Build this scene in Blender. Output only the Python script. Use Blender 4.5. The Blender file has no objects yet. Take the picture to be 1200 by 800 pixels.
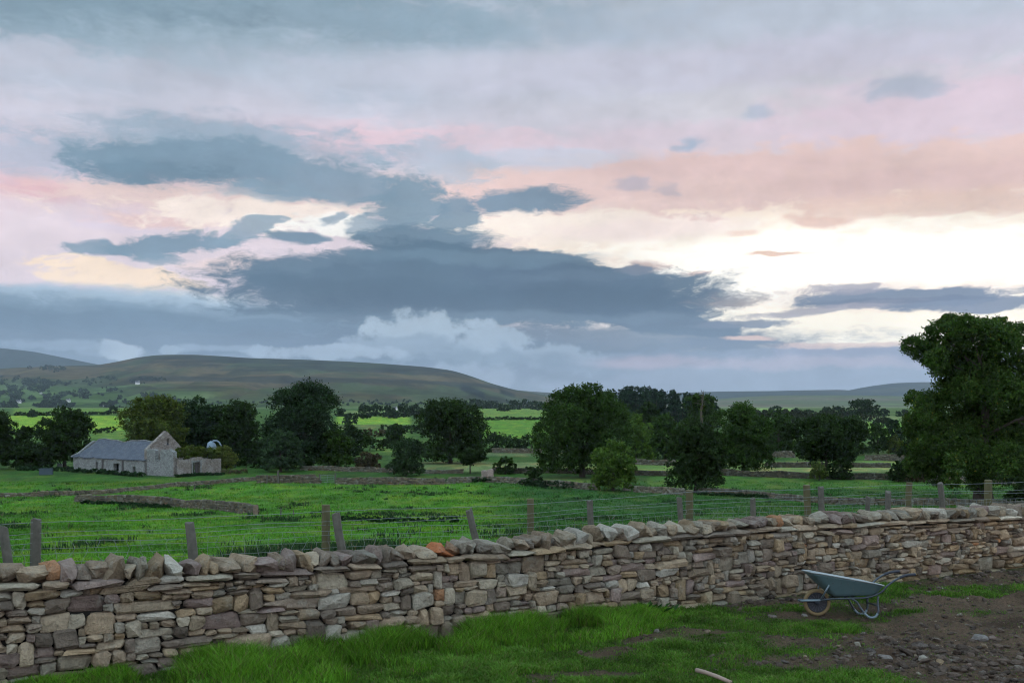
import bpy, math, random, os
import numpy as np
R = math.radians
scene = bpy.context.scene
COL = scene.collection

# ------------------------------------------------------------------ camera
EYE = 2.8; F = 1200.0; HZ = 475.0
cam = bpy.data.cameras.new('camera')
cam.sensor_width = 36; cam.lens = 36; cam.shift_y = 75 / 1200
cam.clip_start = 0.1; cam.clip_end = 40000
camo = bpy.data.objects.new('camera', cam); COL.objects.link(camo)
camo.location = (0, 0, EYE); camo.rotation_euler = (R(90), 0, 0)
scene.camera = camo
scene.view_settings.view_transform = 'Standard'
scene.view_settings.look = 'None'
scene.view_settings.exposure = 0.0
scene.view_settings.gamma = 1.0
scene.view_settings.use_curve_mapping = False
scene.cycles.use_denoising = True
scene.cycles.use_adaptive_sampling = True; scene.cycles.adaptive_threshold = 0.03; scene.cycles.adaptive_min_samples = 12
scene.cycles.filter_width = 1.15
scene.cycles.max_bounces = 6
scene.cycles.diffuse_bounces = 3
scene.cycles.volume_bounces = 1
scene.cycles.transparent_max_bounces = 8

def lin(c, k=1.0):
    out = []
    for v in c[:3]:
        v = v / 255.0
        out.append(k * (v / 12.92 if v <= 0.04045 else ((v + 0.055) / 1.055) ** 2.4))
    return tuple(out) + (1.0,)

# ------------------------------------------------------------------ node helpers
class NT:
    def __init__(self, tree): self.t = tree; self.n = tree.nodes; self.l = tree.links
    def new(self, typ, **kw):
        nd = self.n.new(typ)
        for k, v in kw.items(): setattr(nd, k, v)
        return nd
    def put(self, sock, v):
        if v is None: return
        if isinstance(v, bpy.types.NodeSocket): self.l.new(v, sock)
        else: sock.default_value = v
    def math(self, op, a, b=None, c=None, clamp=False):
        nd = self.new('ShaderNodeMath', operation=op); nd.use_clamp = clamp
        self.put(nd.inputs[0], a); self.put(nd.inputs[1], b)
        if c is not None: self.put(nd.inputs[2], c)
        return nd.outputs[0]
    def vmath(self, op, a, b=None, c=None):
        nd = self.new('ShaderNodeVectorMath', operation=op)
        self.put(nd.inputs[0], a); self.put(nd.inputs[1], b)
        if c is not None: self.put(nd.inputs[2], c)
        return nd.outputs['Value'] if op in ('LENGTH', 'DOT_PRODUCT', 'DISTANCE') else nd.outputs['Vector']
    def noise(self, vec, scale, detail=4, rough=0.55, out='Fac', dist=0.0, dim='3D'):
        nd = self.new('ShaderNodeTexNoise', noise_dimensions=dim); self.put(nd.inputs['Vector'], vec)
        nd.inputs['Scale'].default_value = scale; nd.inputs['Detail'].default_value = detail
        nd.inputs['Roughness'].default_value = rough; nd.inputs['Distortion'].default_value = dist
        return nd.outputs[out]
    def maprange(self, v, a, b, c=0.0, d=1.0, smooth=True):
        nd = self.new('ShaderNodeMapRange', interpolation_type='SMOOTHSTEP' if smooth else 'LINEAR')
        self.put(nd.inputs[0], v)
        for i, x in enumerate((a, b, c, d)): self.put(nd.inputs[i + 1], x)
        return nd.outputs[0]
    def mix(self, f, a, b, blend='MIX'):
        nd = self.new('ShaderNodeMix', data_type='RGBA', blend_type=blend)
        self.put(nd.inputs[0], f); self.put(nd.inputs[6], a); self.put(nd.inputs[7], b)
        return nd.outputs[2]
    def ramp(self, f, stops, interp='LINEAR'):
        nd = self.new('ShaderNodeValToRGB'); self.put(nd.inputs[0], f)
        cr = nd.color_ramp; cr.interpolation = interp
        while len(cr.elements) < len(stops): cr.elements.new(0.5)
        for e, (p, c) in zip(cr.elements, stops): e.position = p; e.color = c
        return nd.outputs[0]
# ------------------------------------------------------------------ sky
SUN_AZ, SUN_EL = 17.0, 6.0
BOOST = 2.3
def sky_uv(px, py):
    u = (px - 600) / 1200.0; v = (475 - py) / 1200.0
    az = math.atan(u); el = math.atan(v * math.cos(az))
    return az * 12, el * 12
def build_sky():
    w = bpy.data.worlds.new('World'); scene.world = w; w.use_nodes = True
    t = NT(w.node_tree); t.n.clear()
    g = t.new('ShaderNodeTexCoord').outputs['Generated']
    sep = t.new('ShaderNodeSeparateXYZ'); t.put(sep.inputs[0], g)
    x, y, z = sep.outputs
    az = t.math('ARCTAN2', x, y)
    hyp = t.math('SQRT', t.math('ADD', t.math('MULTIPLY', x, x), t.math('MULTIPLY', y, y)))
    el = t.math('ARCTAN2', z, hyp)
    A = t.math('MULTIPLY', az, 12.0); E = t.math('MULTIPLY', el, 12.0)
    comb = t.new('ShaderNodeCombineXYZ'); t.put(comb.inputs[0], A); t.put(comb.inputs[1], E)
    P = comb.outputs[0]
    # stretched coordinates for the noises
    Ps = t.vmath('MULTIPLY', P, (0.55, 1.35, 1.0))
    warp = t.vmath('SUBTRACT', t.noise(Ps, 1.3, 4, 0.62, 'Color', dim='2D'), (0.5, 0.5, 0.5))
    W = t.vmath('MULTIPLY_ADD', warp, (0.85, 0.24, 0.0), P)
    Pm = t.vmath('MULTIPLY', W, (0.7, 1.9, 1.0))
    wisp = t.math('MULTIPLY_ADD', t.noise(Pm, 2.1, 7, 0.71, dim='2D'), 1.3, -0.65)           # torn edges
    puff = t.math('MULTIPLY_ADD', t.noise(t.vmath('MULTIPLY', P, (1.0, 1.35, 1.0)), 2.6, 5, 0.55, dim='2D'), 1.5, -0.75)   # billows
    broad = t.math('SUBTRACT', t.noise(Ps, 0.8, 2, 0.5, dim='2D'), 0.5)
    # background by height
    ramp = t.ramp(t.math('DIVIDE', E, 6.0, clamp=True), [
        (0.0, lin((152, 166, 186))), (0.12, lin((168, 176, 196))), (0.30, lin((205, 198, 212))),
        (0.42, lin((218, 203, 211))), (0.50, lin((200, 199, 213))), (0.60, lin((192, 196, 211))),
        (0.72, lin((179, 190, 205))), (0.85, lin((158, 180, 196))), (1.0, lin((150, 170, 188)))])
    col = t.mix(0.0, ramp, ramp)
    sk = t.new('ShaderNodeTexSky', sky_type='NISHITA', sun_disc=False)
    sk.sun_elevation = R(SUN_EL); sk.sun_rotation = R(SUN_AZ)
    sk.altitude = 150; sk.air_density = 1.0; sk.dust_density = 1.5; sk.ozone_density = 1.5
    # colour in units of display radiance; scaled by ten because the Background runs at 0.1
    mul = t.vmath('MULTIPLY', col, (10, 10, 10))
    col = t.mix(0.10, mul, sk.outputs[0])
    def blob(col, px, py, ax, ay, rgb, alpha=1.0, soft=0.25, k=1.0, n=None, rot=0.0, mul=1.0, use=None):
        """One cloud: an ellipse of sky with a noisy edge."""
        a0, e0 = sky_uv(px, py)
        a1, _ = sky_uv(px + 1, py); _, e1 = sky_uv(px, py - 1)
        sx = ax * (a1 - a0); sy = ay * (e1 - e0)
        m = t.new('ShaderNodeMapping', vector_type='TEXTURE')
        t.put(m.inputs['Vector'], t.vmath('MULTIPLY_ADD', col, (1e-7, 1e-7, 1e-7), use or W))   # evaluated in turn
        m.inputs['Location'].default_value = (a0, e0, 0)
        m.inputs['Rotation'].default_value = (0, 0, R(rot))
        m.inputs['Scale'].default_value = (sx, sy, 1)
        ln = t.vmath('LENGTH', m.outputs[0])
        v = t.math('MULTIPLY_ADD', n or wisp, k, t.math('MULTIPLY', ln, -1.0))
        soft = soft * (.72 if max(rgb) < 175 else .9)
        f = t.maprange(v, -1 - soft, -1 + soft, 0.0, alpha)
        return t.mix(f, col, lin(rgb, 10 * mul))
    S = [
     # top veil
     (170, 5, 480, 58, (118, 146, 162), .85, .5, 1.2), (520, 30, 260, 28, (148, 168, 184), .5, .5, 1.5),
     (1000, 20, 330, 40, (179, 189, 205), .6, .6, 1.2), (100, 108, 150, 20, (158, 177, 194), .55, .6, 1.6), (430, 118, 90, 26, (163, 181, 198), .55, .6, 1.6),
     (300, 62, 200, 30, (172, 190, 205), .6, .6, 1.2), (880, 75, 400, 26, (197, 192, 209), .6, .6, 1.5), (560, 90, 260, 30, (194, 197, 212), .6, .6, 1.4),
     # pink and lavender
     (300, 148, 500, 35, (208, 204, 217), .6, .6, 1.2),
     (60, 235, 260, 70, (230, 202, 211), .95, .5, 1.0), (46, 225, 60, 20, (231, 184, 188), .8, .5, 1.5),
     (420, 168, 220, 22, (229, 198, 207), .85, .6, 1.6), (1120, 130, 220, 45, (219, 197, 210), .8, .6, 1.2),
     (800, 172, 460, 24, (217, 200, 211), .7, .6, 1.2),
     # pale glow low down on the left
     (170, 300, 420, 62, (229, 214, 221), .95, .4, 1.0), (250, 234, 190, 22, (237, 211, 203), .85, .5, 1.8), (570, 232, 180, 30, (236, 212, 208), .8, .5, 1.6),
     (130, 262, 60, 12, (222, 208, 222), .7, .5, 1.4), (140, 322, 95, 15, (252, 228, 202), .95, .35, 2.2, None, -6), (200, 258, 90, 9, (234, 200, 194), .8, .5, 1.8), (330, 252, 170, 20, (252, 236, 224), .95, .35, 2.4),
     (215, 349, 95, 6, (255, 244, 230), .9, .5, 1.3), (390, 262, 80, 15, (255, 252, 246), 1, .3, 1.8), (290, 312, 60, 10, (250, 226, 220), .8, .5, 1.5),
     (575, 262, 90, 15, (255, 250, 240), 1, .3, 1.5),
     # the bright gap
     (940, 295, 420, 95, (255, 232, 214), 1, .35, .8), (1000, 310, 420, 72, (255, 243, 226), 1, .35, .8, None, 0, 1.0),
     (1000, 335, 420, 66, (255, 249, 238), 1, .35, .7, None, 0, 1.2), (1040, 388, 260, 46, (255, 245, 224), 1, .35, .6, None, 0, 1.2), (660, 262, 120, 18, (255, 241, 228), .9, .5, 1.0), (760, 268, 110, 12, (248, 228, 222), .7, .6, 1.2),
     # peach veil over the gap
     (930, 208, 460, 36, (226, 196, 189), .97, .28, 1.5), (690, 220, 190, 24, (231, 202, 196), .85, .5, 1.5), (1120, 236, 200, 14, (229, 198, 184), .85, .4, 1.5), (850, 196, 180, 12, (219, 189, 186), .6, .6, 1.6), (1100, 205, 200, 12, (217, 186, 182), .6, .6, 1.6),
     (960, 258, 34, 8, (229, 195, 180), .9, .4, 1.4, None, -8), (700, 238, 130, 7, (240, 212, 204), .6, .6, 1.6),
     (918, 298, 42, 3.0, (226, 190, 168), .9, .5, .6), (868, 272, 22, 4, (239, 212, 195), .8, .5, .9), (805, 320, 16, 3.5, (215, 188, 178), .85, .5, 1.0),
     # small grey scraps
     (1060, 102, 44, 15, (164, 177, 194), .75, .6, 1.8), (880, 134, 24, 8, (170, 182, 201), .7, .6, 1.8), (811, 170, 13, 8, (156, 176, 198), .8, .6, 1.4),
     (742, 216, 22, 7, (178, 172, 186), .7, .6, 1.8), (786, 222, 14, 6, (184, 174, 184), .6, .6, 1.8), (640, 186, 100, 12, (196, 204, 220), .7, .5, 2.2),
     (520, 190, 62, 24, (168, 182, 198), .75, .5, 2.2),
     # cloud A, upper left
     (60, 182, 110, 22, (172, 184, 203), .8, .5, 1.8), (250, 172, 180, 34, (146, 168, 186), .9, .5, 1.6), (215, 190, 135, 26, (120, 146, 165), .95, .4, 1.4, None, 2), (205, 202, 110, 11, (106, 133, 152), .7, .5, 1.3),
     (350, 205, 110, 24, (126, 150, 169), .92, .45, 1.6, None, -8), (300, 222, 60, 10, (134, 158, 176), .7, .5, 1.8),
     (482, 238, 46, 38, (120, 145, 163), .95, .38, 1.4), (535, 250, 32, 20, (114, 139, 158), .92, .35, 1.4, None, 38), (440, 262, 30, 12, (130, 152, 170), .8, .4, 1.6),
     (625, 235, 60, 14, (112, 137, 157), .95, .4, 1.4, None, 3),
     # dark scraps B
     (195, 288, 76, 13, (116, 143, 163), .95, .4, 2.0, None, 7), (105, 294, 55, 9, (122, 148, 167), .9, .4, 1.8), (352, 281, 34, 8, (106, 133, 153), .95, .35, 1.4), (190, 302, 40, 7, (128, 152, 170), .8, .5, 1.8),
     (305, 266, 34, 9, (130, 154, 172), .85, .4, 2.0, None, 28), (388, 254, 24, 6, (140, 160, 178), .85, .4, 1.8, None, 20),
     # low bank on the left
     (60, 352, 340, 18, (160, 184, 203), .95, .4, .8), (120, 382, 480, 32, (118, 142, 162), .95, .4, .9), (160, 380, 340, 16, (96, 120, 141), .85, .5, 1.0), (330, 366, 120, 9, (128, 150, 169), .6, .6, 1.2),
     (600, 462, 1100, 50, (122, 141, 158), .97, .35, .5), (250, 428, 620, 34, (118, 138, 157), .95, .35, .6), (300, 404, 380, 12, (100, 121, 140), .8, .5, 1.0),
     # the large dark cloud, a lens with a plume
     (500, 284, 75, 18, (100, 126, 145), .97, .35, 1.0), (445, 325, 185, 28, (86, 112, 132), .98, .24, .9), (605, 320, 170, 32, (78, 104, 124), .98, .16, .7, None, -7),
     (560, 345, 300, 38, (78, 102, 122), .98, .22, .8), (700, 346, 150, 32, (76, 99, 121), .98, .16, .6, None, -14), (810, 382, 85, 14, (92, 111, 131), .98, .25, .8, None, -8),
     (560, 302, 150, 8, (104, 130, 149), .55, .6, 1.4), (600, 350, 240, 13, (62, 86, 107), .75, .6, 1.5), (430, 334, 140, 8, (68, 93, 113), .55, .6, 1.5), (700, 322, 90, 7, (96, 118, 138), .45, .6, 1.3),
     (640, 404, 330, 26, (90, 110, 130), .9, .45, .9), (580, 372, 260, 7, (104, 126, 145), .5, .6, 1.5),
     (748, 311, 30, 7, (196, 168, 160), .8, .5, 1.6), (735, 315, 28, 7, (112, 124, 142), .95, .35, 1.4),
     # right bars
     (1050, 346, 160, 18, (232, 206, 190), .55, .6, 1.6), (1055, 347, 135, 12, (112, 126, 148), .97, .28, 1.3), (1150, 354, 110, 9, (118, 130, 152), .95, .3, 1.2), (965, 362, 90, 6, (160, 156, 168), .85, .5, 1.6, None, 6), (985, 338, 44, 6, (156, 154, 168), .8, .5, 1.8),
     (1050, 350, 100, 4, (96, 110, 134), .6, .5, 1.5), (880, 380, 60, 5, (112, 124, 144), .9, .4, 1.4),
     (860, 434, 360, 24, (122, 138, 158), .95, .3, .9), (1080, 417, 210, 11, (140, 146, 168), .95, .4, 1.2), (1005, 407, 110, 4, (226, 196, 182), .7, .5, 1.6), (850, 405, 70, 9, (104, 120, 140), .9, .4, 1.4),
     (1000, 448, 420, 28, (146, 161, 180), .9, .5, .6), (960, 427, 120, 6, (184, 176, 190), .6, .6, 1.8), (882, 398, 34, 3, (240, 205, 188), .8, .5, 1.4),
    ]
    for s in S: col = blob(col, *s)
    # billowing low clouds with lit upper rims
    for s in [
     (490, 392, 62, 26, (170, 188, 202), .85, .26, 1.4), (570, 404, 72, 22, (160, 178, 193), .85, .26, 1.4), (640, 418, 62, 18, (152, 170, 186), .8, .26, 1.4), (705, 436, 90, 16, (138, 152, 171), .65, .4, 1.3, None, -10),
     (495, 408, 70, 14, (124, 144, 162), .8, .5, 1.4), (580, 422, 80, 12, (116, 136, 154), .8, .5, 1.4), (650, 438, 80, 10, (118, 136, 155), .7, .5, 1.3), (455, 402, 40, 9, (134, 153, 170), .7, .5, 1.5),
     (770, 424, 64, 7, (190, 172, 184), .5, .6, 1.0),
     (145, 410, 27, 10, (176, 193, 207), .85, .3, 1.8), (198, 411, 12, 5, (160, 180, 196), .6, .3, 1.5), (110, 412, 22, 6, (150, 170, 188), .5, .4, 1.6), (378, 413, 80, 8, (156, 174, 190), .8, .35, 1.8), (60, 404, 70, 6, (146, 167, 186), .6, .5, 1.6), (260, 408, 50, 4, (146, 166, 184), .6, .5, 1.5),
     (540, 440, 90, 12, (150, 166, 183), .6, .4, 1.6), (600, 462, 40, 4, (170, 184, 202), .6, .6, .6),
    ]:
        rot = s[9] if len(s) > 9 else 0
        col = blob(col, *s[:8], n=puff, rot=rot, use=P)
    # soft inner modelling of every cloud
    tone = t.math('ADD', t.math('MULTIPLY', wisp, 0.16), t.math('MULTIPLY', puff, 0.16))
    tone = t.math('ADD', tone, t.math('MULTIPLY_ADD', broad, 0.35, 1.05))
    cc = t.new('ShaderNodeCombineXYZ')
    for i in range(3): t.put(cc.inputs[i], tone)
    col = t.vmath('MULTIPLY', col, cc.outputs[0])
    # added brightness in the unseen sky overhead and behind, to light the foreground
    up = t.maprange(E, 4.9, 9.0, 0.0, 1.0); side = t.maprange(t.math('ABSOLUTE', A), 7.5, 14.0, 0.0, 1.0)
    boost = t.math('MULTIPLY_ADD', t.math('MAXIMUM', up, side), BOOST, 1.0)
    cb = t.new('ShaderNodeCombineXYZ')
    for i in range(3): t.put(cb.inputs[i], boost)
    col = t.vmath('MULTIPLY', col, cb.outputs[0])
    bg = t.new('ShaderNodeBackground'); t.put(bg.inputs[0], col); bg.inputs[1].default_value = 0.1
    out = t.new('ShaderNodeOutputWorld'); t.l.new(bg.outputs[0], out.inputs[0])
    w.cycles.sampling_method = 'MANUAL'; w.cycles.sample_map_resolution = 512
build_sky()
sl = bpy.data.lights.new('sun', 'SUN'); sl.energy = 0.5; sl.angle = R(14); sl.color = (1.0, 0.86, 0.72)
so = bpy.data.objects.new('sun', sl); COL.objects.link(so)
so.rotation_euler = (R(90 - SUN_EL), 0, R(180 - SUN_AZ)); so.location = (0, 0, 60)
# ------------------------------------------------------------------ numpy noise
def vnoise(x, y, seed=0):
    xi = np.floor(x).astype(np.int64); yi = np.floor(y).astype(np.int64)
    fx = x - xi; fy = y - yi
    fx = fx * fx * (3 - 2 * fx); fy = fy * fy * (3 - 2 * fy)
    def h(a, b):
        n = (a * 374761393 + b * 668265263 + seed * 974634777) & 0xFFFFFFFF
        n = ((n ^ (n >> 13)) * 1274126177) & 0xFFFFFFFF
        n = n ^ (n >> 16)
        return (n & 0xFFFF) / 65535.0
    a = h(xi, yi); b = h(xi + 1, yi); c = h(xi, yi + 1); d = h(xi + 1, yi + 1)
    return (a * (1 - fx) + b * fx) * (1 - fy) + (c * (1 - fx) + d * fx) * fy
def fbm(x, y, seed=0, octs=4, gain=0.5):
    s = 0; a = 1; tot = 0
    for o in range(octs):
        s = s + a * vnoise(x * 2 ** o + 17.3 * o, y * 2 ** o + 9.1 * o, seed + o); tot += a; a *= gain
    return s / tot
def sst(a, b, x):
    t = np.clip((x - a) / (b - a), 0, 1); return t * t * (3 - 2 * t)

# ------------------------------------------------------------------ mesh + object helpers
def mesh_np(name, V, Fc, mat=None, parent=None, cols=None, smooth=False, loc=(0, 0, 0)):
    """V (n,3); Fc a list of (m,k) index arrays; cols: per-vertex rgb stored as 'tint'."""
    V = np.asarray(V, np.float32).reshape(-1, 3)
    if not isinstance(Fc, (list, tuple)): Fc = [Fc]
    Fc = [np.asarray(f, np.int32) for f in Fc if len(f)]
    me = bpy.data.meshes.new(name)
    me.vertices.add(len(V)); me.vertices.foreach_set('co', V.ravel())
    nl = sum(f.size for f in Fc); npoly = sum(len(f) for f in Fc)
    me.loops.add(nl); me.polygons.add(npoly)
    me.loops.foreach_set('vertex_index', np.concatenate([f.ravel() for f in Fc]))
    tot = np.concatenate([np.full(len(f), f.shape[1], np.int32) for f in Fc])
    start = np.concatenate([[0], np.cumsum(tot)[:-1]]).astype(np.int32)
    me.polygons.foreach_set('loop_start', start)
    me.polygons.foreach_set('use_smooth', np.full(npoly, bool(smooth)))
    me.update(calc_edges=True)
    if cols is not None:
        at = me.color_attributes.new('tint', 'FLOAT_COLOR', 'POINT')
        c = np.ones((len(V), 4), np.float32); c[:, :3] = cols
        at.data.foreach_set('color', c.ravel())
    if mat: me.materials.append(mat)
    o = bpy.data.objects.new(name, me); COL.objects.link(o)
    o.location = loc
    if parent: o.parent = parent
    return o
def tag(o, label=None, cat=None, group=None, kind=None):
    if label: o['label'] = label
    if cat: o['category'] = cat
    if group: o['group'] = group
    if kind: o['kind'] = kind
    elif cat: o['kind'] = 'thing'
    return o
def thing(name, label, cat, loc=(0, 0, 0), rz=0.0, group=None):
    o = bpy.data.objects.new(name, None); o.empty_display_size = 0.2; COL.objects.link(o)
    o.location = loc; o.rotation_euler = (0, 0, rz)
    return tag(o, label, cat, group)
class MB:
    """Collects boxes, tubes and prisms into one mesh."""
    def __init__(self): self.v = []; self.q = []; self.t = []; self.n = 0
    def add(self, V, Q=None, T=None):
        V = np.asarray(V, float).reshape(-1, 3)
        if Q is not None and len(Q): self.q.append(np.asarray(Q, int) + self.n)
        if T is not None and len(T): self.t.append(np.asarray(T, int) + self.n)
        self.v.append(V); self.n += len(V)
    def hexa(self, c8):     # bottom four then top four, counter-clockwise
        self.add(c8, [[3, 2, 1, 0], [4, 5, 6, 7], [0, 1, 5, 4], [1, 2, 6, 5], [2, 3, 7, 6], [3, 0, 4, 7]])
    def box(self, x0, x1, y0, y1, z0, z1):
        self.hexa([(x0, y0, z0), (x1, y0, z0), (x1, y1, z0), (x0, y1, z0), (x0, y0, z1), (x1, y0, z1), (x1, y1, z1), (x0, y1, z1)])
    def tube(self, pts, rad, seg=8, cap=True):
        pts = np.asarray(pts, float); n = len(pts)
        if np.isscalar(rad): rad = [rad] * n
        V = []; up = np.array([0.0, 0.0, 1.0]); prev = None
        for i in range(n):
            d = pts[min(i + 1, n - 1)] - pts[max(i - 1, 0)]; d /= (np.linalg.norm(d) + 1e-9)
            if prev is None:
                a = np.cross(d, up)
                if np.linalg.norm(a) < .05: a = np.cross(d, np.array([1.0, 0, 0]))
            else: a = prev - d * np.dot(prev, d)
            a /= (np.linalg.norm(a) + 1e-9); prev = a; b = np.cross(d, a)
            for k in range(seg):
                th = 2 * math.pi * k / seg
                V.append(pts[i] + rad[i] * (math.cos(th) * a + math.sin(th) * b))
        Q = [[i * seg + k, i * seg + (k + 1) % seg, (i + 1) * seg + (k + 1) % seg, (i + 1) * seg + k] for i in range(n - 1) for k in range(seg)]
        T = []
        if cap:
            V.append(pts[0]); V.append(pts[-1]); a, b = n * seg, n * seg + 1
            for k in range(seg):
                T.append([a, (k + 1) % seg, k]); T.append([b, (n - 1) * seg + k, (n - 1) * seg + (k + 1) % seg])
        self.add(V, Q, T)
    def build(self, name, mat, parent=None, cols=None, smooth=False):
        V = np.concatenate(self.v); Fs = []
        if self.q: Fs.append(np.concatenate(self.q))
        if self.t: Fs.append(np.concatenate(self.t))
        return mesh_np(name, V, Fs, mat, parent, cols, smooth)

# ------------------------------------------------------------------ materials
def mat(name):
    m = bpy.data.materials.new(name); m.use_nodes = True
    t = NT(m.node_tree); t.n.clear()
    out = t.new('ShaderNodeOutputMaterial'); b = t.new('ShaderNodeBsdfPrincipled')
    t.l.new(b.outputs[0], out.inputs[0]); b.inputs['Specular IOR Level'].default_value = 0.25
    return m, t, b, out
def bump(t, b, h, strength=0.5, dist=0.02):
    n = t.new('ShaderNodeBump'); n.inputs['Strength'].default_value = strength; n.inputs['Distance'].default_value = dist
    t.put(n.inputs['Height'], h); t.l.new(n.outputs[0], b.inputs['Normal'])
def objco(t): return t.new('ShaderNodeTexCoord').outputs['Object']
def tint(t): return t.new('ShaderNodeAttribute', attribute_name='tint').outputs['Color']
def simple(name, rgb, rough=0.7, metal=0.0, var=0.25, scale=6.0, spec=0.3):
    m, t, b, _ = mat(name); c = objco(t)
    f = t.noise(c, scale, 5, 0.6)
    col = t.mix(f, tuple(x * (1 - var) for x in rgb) + (1,), tuple(min(1, x * (1 + var)) for x in rgb) + (1,))
    t.put(b.inputs['Base Color'], col); b.inputs['Roughness'].default_value = rough
    b.inputs['Metallic'].default_value = metal; b.inputs['Specular IOR Level'].default_value = spec
    bump(t, b, t.noise(c, scale * 6, 4, 0.6), 0.25, 0.01)
    return m
def stone_mat(name, sc=1.0, lichen=0.35, grit=1.0):
    m, t, b, _ = mat(name); c = objco(t); tn = tint(t)
    n1 = t.noise(c, 9 * sc, 6, 0.65); n2 = t.noise(c, 45 * sc, 4, 0.6); n3 = t.noise(c, 3.2 * sc, 5, 0.7)
    v = t.maprange(n1, 0.25, 0.75, 0.62, 1.32, smooth=False)
    vv = t.new('ShaderNodeCombineXYZ'); [t.put(vv.inputs[i], v) for i in range(3)]
    col = t.vmath('MULTIPLY', tn, vv.outputs[0])
    col = t.mix(t.maprange(n3, 0.56, 0.70, 0, lichen), col, (0.34, 0.35, 0.29, 1))
    col = t.mix(t.maprange(t.noise(c, 13 * sc, 5, 0.7), 0.62, 0.74, 0, 0.6 * lichen + .1), col, (0.09, 0.085, 0.06, 1))
    col = t.mix(t.maprange(n2, 0.3, 0.72, 0.28, 0.0), col, (0.03, 0.027, 0.022, 1))
    t.put(b.inputs['Base Color'], col); b.inputs['Roughness'].default_value = 0.92
    b.inputs['Specular IOR Level'].default_value = 0.15
    h = t.math('MULTIPLY_ADD', n2, 0.35, t.math('MULTIPLY', n1, 0.9))
    bump(t, b, h, 1.0 * grit, 0.06 / sc)
    return m
def leaf_mat(name, trans=0.3):
    m, t, b, out = mat(name); tn = tint(t)
    t.put(b.inputs['Base Color'], tn); b.inputs['Roughness'].default_value = 0.7; b.inputs['Specular IOR Level'].default_value = 0.12
    tr = t.new('ShaderNodeBsdfTranslucent'); t.put(tr.inputs[0], t.mix(1.0, tn, (1.0, 1.15, 0.6, 1), 'MULTIPLY'))
    mx = t.new('ShaderNodeMixShader'); mx.inputs[0].default_value = trans
    t.l.new(b.outputs[0], mx.inputs[1]); t.l.new(tr.outputs[0], mx.inputs[2]); t.l.new(mx.outputs[0], out.inputs[0])
    return m
M_LEAF = leaf_mat('foliage'); M_GRASS = leaf_mat('grass_blade', 0.25)
M_BARK = simple('bark', (0.045, 0.038, 0.028), 0.95, var=0.4, scale=1.5)
M_STONE = stone_mat('sandstone_and_gritstone'); M_FARSTONE = stone_mat('field_wall_stone', 0.35, 0.5, 0.6)

# ------------------------------------------------------------------ terrain height
PROF = np.array([(0, 667 - 0), (25, 667), (30, 655), (40, 637), (55, 620), (70, 610), (85, 601), (100, 590), (120, 577), (135, 568), (150, 559), (165, 550.5),
                 (200, 540), (260, 527), (350, 512), (450, 500), (600, 488), (900, 481), (1500, 478), (3000, 476.5), (9500, 475.5)], float)
_py = PROF[1:, 0]; _pz = EYE - (PROF[1:, 1] - HZ) / F * _py
_dy = np.concatenate([np.arange(0, 400, 2.0), np.geomspace(400, 9500, 200)])
_dz = np.interp(_dy, _py, _pz)
for _k in range(6):                       # rounds the corners of the table
    _dz[1:-1] = 0.25 * _dz[:-2] + 0.5 * _dz[1:-1] + 0.25 * _dz[2:]
def wall_q(X, Y): return (Y - 12.82 - 0.5563 * X) / 1.144
def terrain(X, Y, fine=True):
    X = np.asarray(X, float); Y = np.asarray(Y, float)
    q = wall_q(X, Y)
    t = sst(2.0, 22.0, q)
    z = t * np.interp(np.maximum(Y, 25), _dy, _dz)
    near = 1 - sst(0.0, 10.0, q)
    far = sst(20, 60, q)
    if fine:
        z = z + far * 0.5 * (fbm(X / 14, Y / 14, 3, 3) - 0.5) + t * 0.10 * (fbm(X / 1.7, Y / 1.7, 5, 3) - 0.5)
        front = 1 - sst(-0.6, 0.0, q)
        z = z + near * 0.05 * (fbm(X / 1.6, Y / 1.6, 7, 3) - 0.5) + front * mudf(X, Y) * 0.12 * (fbm(X / 0.23, Y / 0.23, 11, 4, 0.62) - 0.5)
        z = z + front * 0.16 * sst(0.62, 0.9, fbm(X / 1.1 + 4, Y / 0.8, 15, 3)) * mudf(X, Y)
    return z
def at_base(px, py):
    """World point where the sight line of a photograph pixel meets the land (the camera's own perspective, used only to survey positions)."""
    D = np.geomspace(25, 9000, 6000); X = (px - 600) / F * D
    zz = terrain(X, D, False); yy = HZ + (EYE - zz) * F / D
    hit = np.where(yy > py)[0]; i = min(hit[-1] + 1, len(D) - 1) if len(hit) else 0
    return float(X[i]), float(D[i])
def G(X, Y): return float(terrain(np.array([X]), np.array([Y]))[0])
# ------------------------------------------------------------------ where grass and mud lie in the yard
def yard_px(X, Y):      # survey coordinates of a yard point (flat ground)
    Y = np.maximum(Y, 3.0)
    return 600 + X / Y * F, HZ + EYE * F / Y
GR = [(330, 780, 300, 44, 1.2), (640, 760, 160, 10, .4), (820, 775, 200, 26, .32), (560, 752, 150, 26, 1.2), (690, 738, 70, 22, 1.1), (180, 800, 200, 40, 1.2), (640, 775, 110, 14, .8), (800, 726, 110, 14, .9), (760, 712, 50, 10, .9),
      (830, 716, 80, 8, .8), (930, 713, 60, 6, .8), (1045, 692, 34, 15, 1.1), (1010, 702, 50, 8, .7), (950, 735, 90, 11, .95), (880, 745, 70, 10, .6), (1140, 697, 90, 5, .9), (1060, 716, 30, 5, .8), (1110, 690, 40, 3, .7),
      (830, 760, 110, 14, .65), (720, 780, 120, 10, .7), (950, 762, 90, 9, .55), (560, 790, 130, 14, .8), (760, 800, 110, 8, .6), (1000, 790, 120, 8, .35), (680, 800, 60, 8, .6), (1180, 690, 60, 4, .7),
      (400, 830, 400, 30, .9), (650, 850, 400, 30, .6), (1090, 738, 50, 6, .4), (1000, 812, 200, 20, .4), (890, 790, 80, 8, .5)]
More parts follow.
